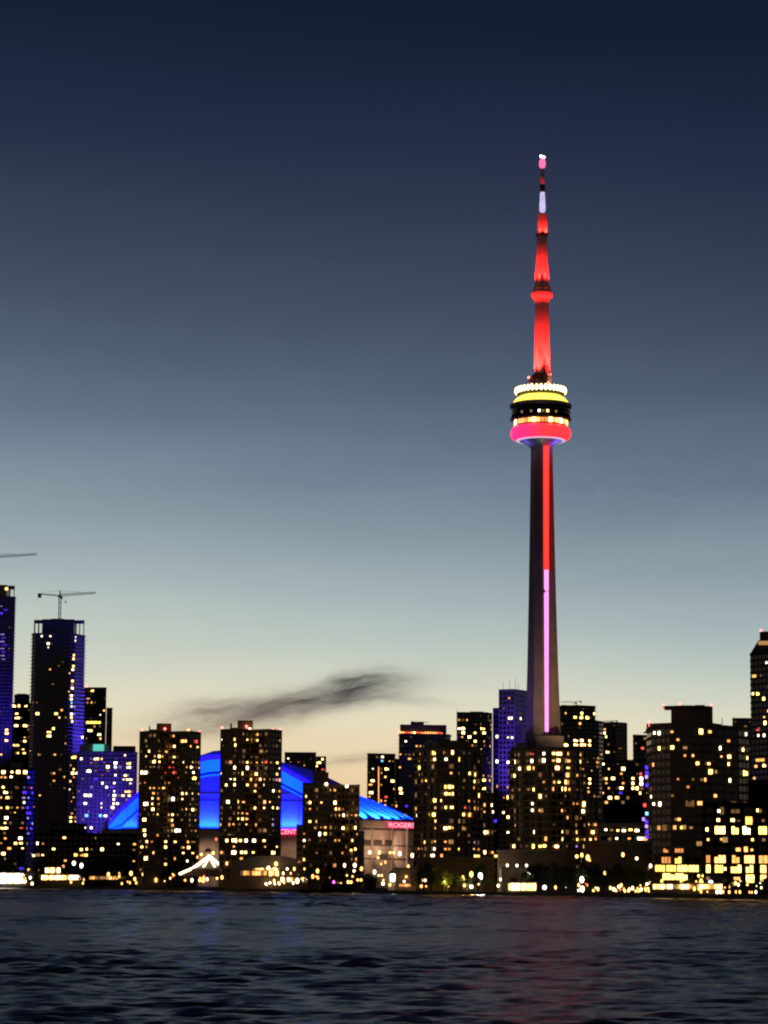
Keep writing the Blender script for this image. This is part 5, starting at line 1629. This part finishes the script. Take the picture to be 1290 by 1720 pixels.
# small waterfront buildings ------------------------------------------
def shed(name, label, cat, pxl, pxr, top, extra, m_, depth=10, roof=None, roof_top=None, lit=None, group=None):
    pm = (pxl + pxr) / 2
    Y = S(pm, extra)
    l, r_ = at(pxl, top, Y), at(pxr, top, Y)
    root = thing(name, label, cat, ((l.x + r_.x) / 2, Y + depth / 2, GZ), group)
    x0, x1, z1 = l.x, r_.x, l.z
    w = MB(); w.box(((x0 + x1) / 2, Y + depth / 2, (GZ - 0.2 + z1) / 2), (x1 - x0, depth, z1 - GZ + 0.2))
    rooted(w.build('wall', M[m_]), root)
    q = MB()
    if roof == 'gable':
        zt = at(pm, roof_top, Y).z
        xm = (x0 + x1) / 2
        q.add([(x0 - 0.4, Y - 0.5, z1), (x1 + 0.4, Y - 0.5, z1), (xm, Y - 0.5, zt), (x0 - 0.4, Y + depth + 0.5, z1), (x1 + 0.4, Y + depth + 0.5, z1), (xm, Y + depth + 0.5, zt)],
              [(0, 1, 2), (5, 4, 3), (0, 2, 5, 3), (1, 4, 5, 2), (0, 3, 4, 1)])
    elif roof == 'hip':
        zt = at(pm, roof_top, Y).z
        d = min((x1 - x0) / 2.2, depth / 2)
        q.add([(x0 - 0.5, Y - 0.6, z1), (x1 + 0.5, Y - 0.6, z1), (x1 + 0.5, Y + depth + 0.6, z1), (x0 - 0.5, Y + depth + 0.6, z1), (x0 + d, Y + depth / 2, zt), (x1 - d, Y + depth / 2, zt)],
              [(3, 2, 1, 0), (0, 1, 5, 4), (1, 2, 5), (2, 3, 4, 5), (3, 0, 4)])
    elif roof == 'vault':
        zt = at(pm, roof_top, Y).z
        n = 14; vs = []
        for yy in (Y - 0.8, Y + depth + 0.8):
            for i in range(n + 1):
                a = math.pi * i / n
                vs.append(((x0 + x1) / 2 - (x1 - x0) / 2 * math.cos(a), yy, z1 + (zt - z1) * math.sin(a)))
        q.add(vs, [tuple(range(n, -1, -1)), tuple(range(n + 1, 2 * n + 2))] + [(i, i + 1, n + 2 + i, n + 1 + i) for i in range(n)] + [(0, n + 1, 2 * n + 1, n)])
    else:
        q.box(((x0 + x1) / 2, Y + depth / 2, z1 + 0.25), (x1 - x0 + 1.0, depth + 1.0, 0.45))
    rooted(q.build('roof', M['roof'] if m_ != 'hull' else M['hull']), root)
    for (a, b, t, bt, code) in (lit or []):
        n = max(1, int((b - a) / 4.5))
        for i in range(n):
            pa, pb = at(a + (b - a) * (i + 0.06) / n, t, Y), at(a + (b - a) * (i + 0.94) / n, bt, Y)
            k = MB(); zb = max(GZ + 0.3, pb.z)
            k.box(((pa.x + pb.x) / 2, Y - 0.1, (pa.z + zb) / 2), (pb.x - pa.x, 0.3, pa.z - zb))
            rooted(k.build('window', EM[random.choice(code)][random.randint(0, 2)]), root)
    return root


shed('marquee', 'long white lit marquee on the quay at the left edge', 'marquee', -20, 63, 1466, 10, 'white', 12, 'flat', None, [(-18, 62, 1467.5, 1483, 'XXWY')])
shed('party_tent', 'small pointed yellow lit tent beside the white marquee', 'tent', 46, 66, 1466, 30, 'beige', 9, 'gable', 1452, [(46.5, 65.5, 1459, 1466, 'Y')])
shed('pavilion', 'low pavilion with yellow lit windows, first right of the pointed tent', 'pavilion', 75, 102, 1456.5, 34, 'beige', 9, 'flat', None, [(76, 101, 1458, 1466, 'YYWGO')])
shed('pavilion', 'long flat pavilion with continuous yellow lit front by the water', 'pavilion', 66, 155, 1469, 14, 'dkbrown', 8, 'flat', None, [(70, 153, 1470.5, 1477.5, 'YYWGO')])
shed('boathouse', 'grey hipped boathouse roof left of the lit rib tent', 'boathouse', 240, 280, 1466, 16, 'darkconc', 14, 'hip', 1451, [])
shed('boathouse', 'long black boathouse roof behind the shore lamps below the low block', 'boathouse', 142, 232, 1462, 26, 'hull', 12, 'hip', 1446, [(150, 230, 1472, 1477, 'YODDO')])
shed('event_hall', 'round-roofed hall with amber lit front, right of the rib tent', 'hall', 388, 520, 1458, 24, 'brown', 20, 'vault', 1437,
     [(404, 448, 1463, 1470, 'OOYD'), (424, 470, 1456, 1461, 'YWOD'), (452, 468, 1463, 1471, 'OYD'), (410, 432, 1447, 1451, 'YOD'), (456, 470, 1447, 1452, 'YOD'), (472, 516, 1474, 1481, 'YODWD')])
shed('gabled_house', 'small white gabled house glowing beside the beige wall', 'house', 652, 668, 1468, 20, 'white', 8, 'gable', 1459, [(656, 667, 1466, 1480, 'X')])
shed('low_building', 'plain beige flat building beside the glowing gabled house', 'building', 664, 725, 1459, 26, 'beige', 10, 'flat', None, [(670, 690, 1485, 1489, 'O')])
shed('pavilion', 'pale square pavilion block under three white lamps', 'pavilion', 842, 896, 1459, 26, 'beige', 10, 'flat', None, [])
shed('kiosk', 'low waterside kiosk with long row of creamy lit windows', 'kiosk', 852, 902, 1482.5, 7, 'conc', 5, 'flat', None, [(854, 900, 1484, 1495, 'YYWG')])
shed('arcade', 'low glazed arcade with golden lit bays along the right hand quay', 'arcade', 1096, 1214, 1484, 9, 'darkconc', 6, 'flat', None, [(1097, 1213, 1485.5, 1493, 'YYGWOD')])
shed('podium_block', 'dark podium block below the round-shouldered condo', 'building', 702, 832, 1441, 60, 'dkbrown', 14, 'flat', None, [(796, 806, 1436, 1440, 'Y'), (830, 838, 1436, 1440, 'Y')])
shed('podium_block', 'dark podium block below the needle tower condo', 'building', 838, 968, 1430, 60, 'dkbrown', 14, 'flat', None, [])
shed('brown_wall_building', 'long windowless brown building below the parking deck', 'building', 985, 1092, 1417, 80, 'dkbrown', 14, 'flat', None, [])


# tent strung with light along its ribs
def rib_tent():
    Y = S(350, 30)
    ap = at(352, 1440, Y)
    root = thing('rib_tent', 'wide pointed tent with bright lights strung along its ribs', 'tent', (ap.x, Y, GZ))
    ends = [(301, 1471, -6), (318, 1462, -10), (340, 1461, -13), (368, 1461, -13), (384, 1461, -9), (396, 1470, -5), (388, 1472, 8), (352, 1472, 14), (314, 1472, 9)]
    E = [Vector(at(px, py, Y)) for px, py, dy in ends]
    for e, (px, py, dy) in zip(E, ends):
        e.y = Y + dy
    c = MB()
    vs = [(ap.x, Y, ap.z)] + [tuple(e) for e in E]
    mid = [((Vector(vs[0]) * 0.45 + e * 0.55) - Vector((0, 0, 1.2))) for e in E]
    vs += [tuple(m_) for m_ in mid]
    n = len(E)
    fs = []
    for i in range(n):
        j = (i + 1) % n
        fs.append((0, n + 1 + i, n + 1 + j)); fs.append((n + 1 + i, 1 + i, 1 + j, n + 1 + j))
    c.add(vs, fs)
    rooted(c.build('canopy', M['darkconc']), root)
    for i, (px, py, dy) in enumerate(ends[:6]):
        e = E[i]
        q = MB()
        pts = [Vector(vs[0]), mid[i], e]
        long_ = i in (0, 5)
        f = 1.0 if long_ else 0.72
        last = None
        for a_, b_2 in ((pts[0], pts[1]), (pts[1], pts[2])):
            for k in range(7):
                p = a_.lerp(b_2, k / 7)
                if (p - pts[0]).length > f * (pts[2] - pts[0]).length:
                    break
                p = p + Vector((0, -0.5, 0.6))
                if last is not None:
                    q.bar(last, p, 0.55 if long_ else 0.4, 5)
                q.ball(p, 0.75 if long_ else 0.5, 6, 4)
                last = p
        rooted(q.build('light_string', LAMPM['W']), root)
    m_ = MB(); m_.bar((ap.x, Y, GZ), (ap.x, Y, ap.z + 2), 0.25); rooted(m_.build('mast', M['steel']), root)
    b = MB(); gp = at(350, 1431, Y); b.ball(gp, 1.9, 14, 10); b.bar((gp.x, gp.y, ap.z), gp, 0.6); rooted(b.build('finial_globe', M['beige'], smooth=True), root)
    for e in E:
        pass
    q = MB()
    for e in E:
        q.bar((e.x, e.y, GZ), e, 0.14)
    rooted(q.build('frame', M['steel']), root)


rib_tent()

# moored barge ---------------------------------------------------------
Yb = shore_y(560) - 14
l, r_ = at(502, 1490, Yb), at(636, 1490, Yb)
root = thing('barge', 'long black moored barge along the quay below the stepped brown tower', 'barge', ((l.x + r_.x) / 2, Yb, 0))
L_ = r_.x - l.x
h = MB()
xm = (l.x + r_.x) / 2
prof = [(-L_ / 2, 0.9), (-L_ / 2 + 3, -0.6), (L_ / 2 - 4, -0.6), (L_ / 2, 1.2), (L_ / 2, 2.0), (-L_ / 2, 1.7)]
vs = []
for yy in (-3.5, 3.5):
    for x, z in prof:
        vs.append((xm + x, Yb + yy + (0.02 * x), z))
n = len(prof)
h.add(vs, [tuple(range(n)), tuple(range(2 * n - 1, n - 1, -1))] + [(i, n + i, n + (i + 1) % n, (i + 1) % n) for i in range(n)])
rooted(h.build('hull', M['hull']), root)
for pa, pb, t_, nm in ((612, 632, 1476, 'wheelhouse'), (540, 600, 1484, 'cargo_cover')):
    a_, b_ = at(pa, t_, Yb), at(pb, t_, Yb)
    q = MB(); q.box(((a_.x + b_.x) / 2, Yb, (a_.z + 1.8) / 2), (b_.x - a_.x, 4.5, a_.z - 1.8 + 0.1)); 
    if nm == 'wheelhouse':
        q.box(((a_.x + b_.x) / 2, Yb, a_.z + 0.1), (b_.x - a_.x + 0.8, 5.2, 0.25))
    rooted(q.build(nm, M['hull']), root)
q = MB()
for k in range(12):
    x = l.x + 1 + (L_ - 2) * k / 11
    q.bar((x, Yb - 3.3 + 0.02 * (x - xm), 1.7), (x, Yb - 3.3 + 0.02 * (x - xm), 2.7), 0.06)
q.bar((l.x + 1, Yb - 3.3 - L_ * 0.01, 2.7), (r_.x - 1, Yb - 3.3 + L_ * 0.01, 2.7), 0.05)
rooted(q.build('railing', M['steel']), root)

print('missed lights', len(MISS), MISS[:60])
print('lamps', len(LAMPS)); print('objects', len(bpy.data.objects), {k: v['n'] for k, v in BLD.items()})
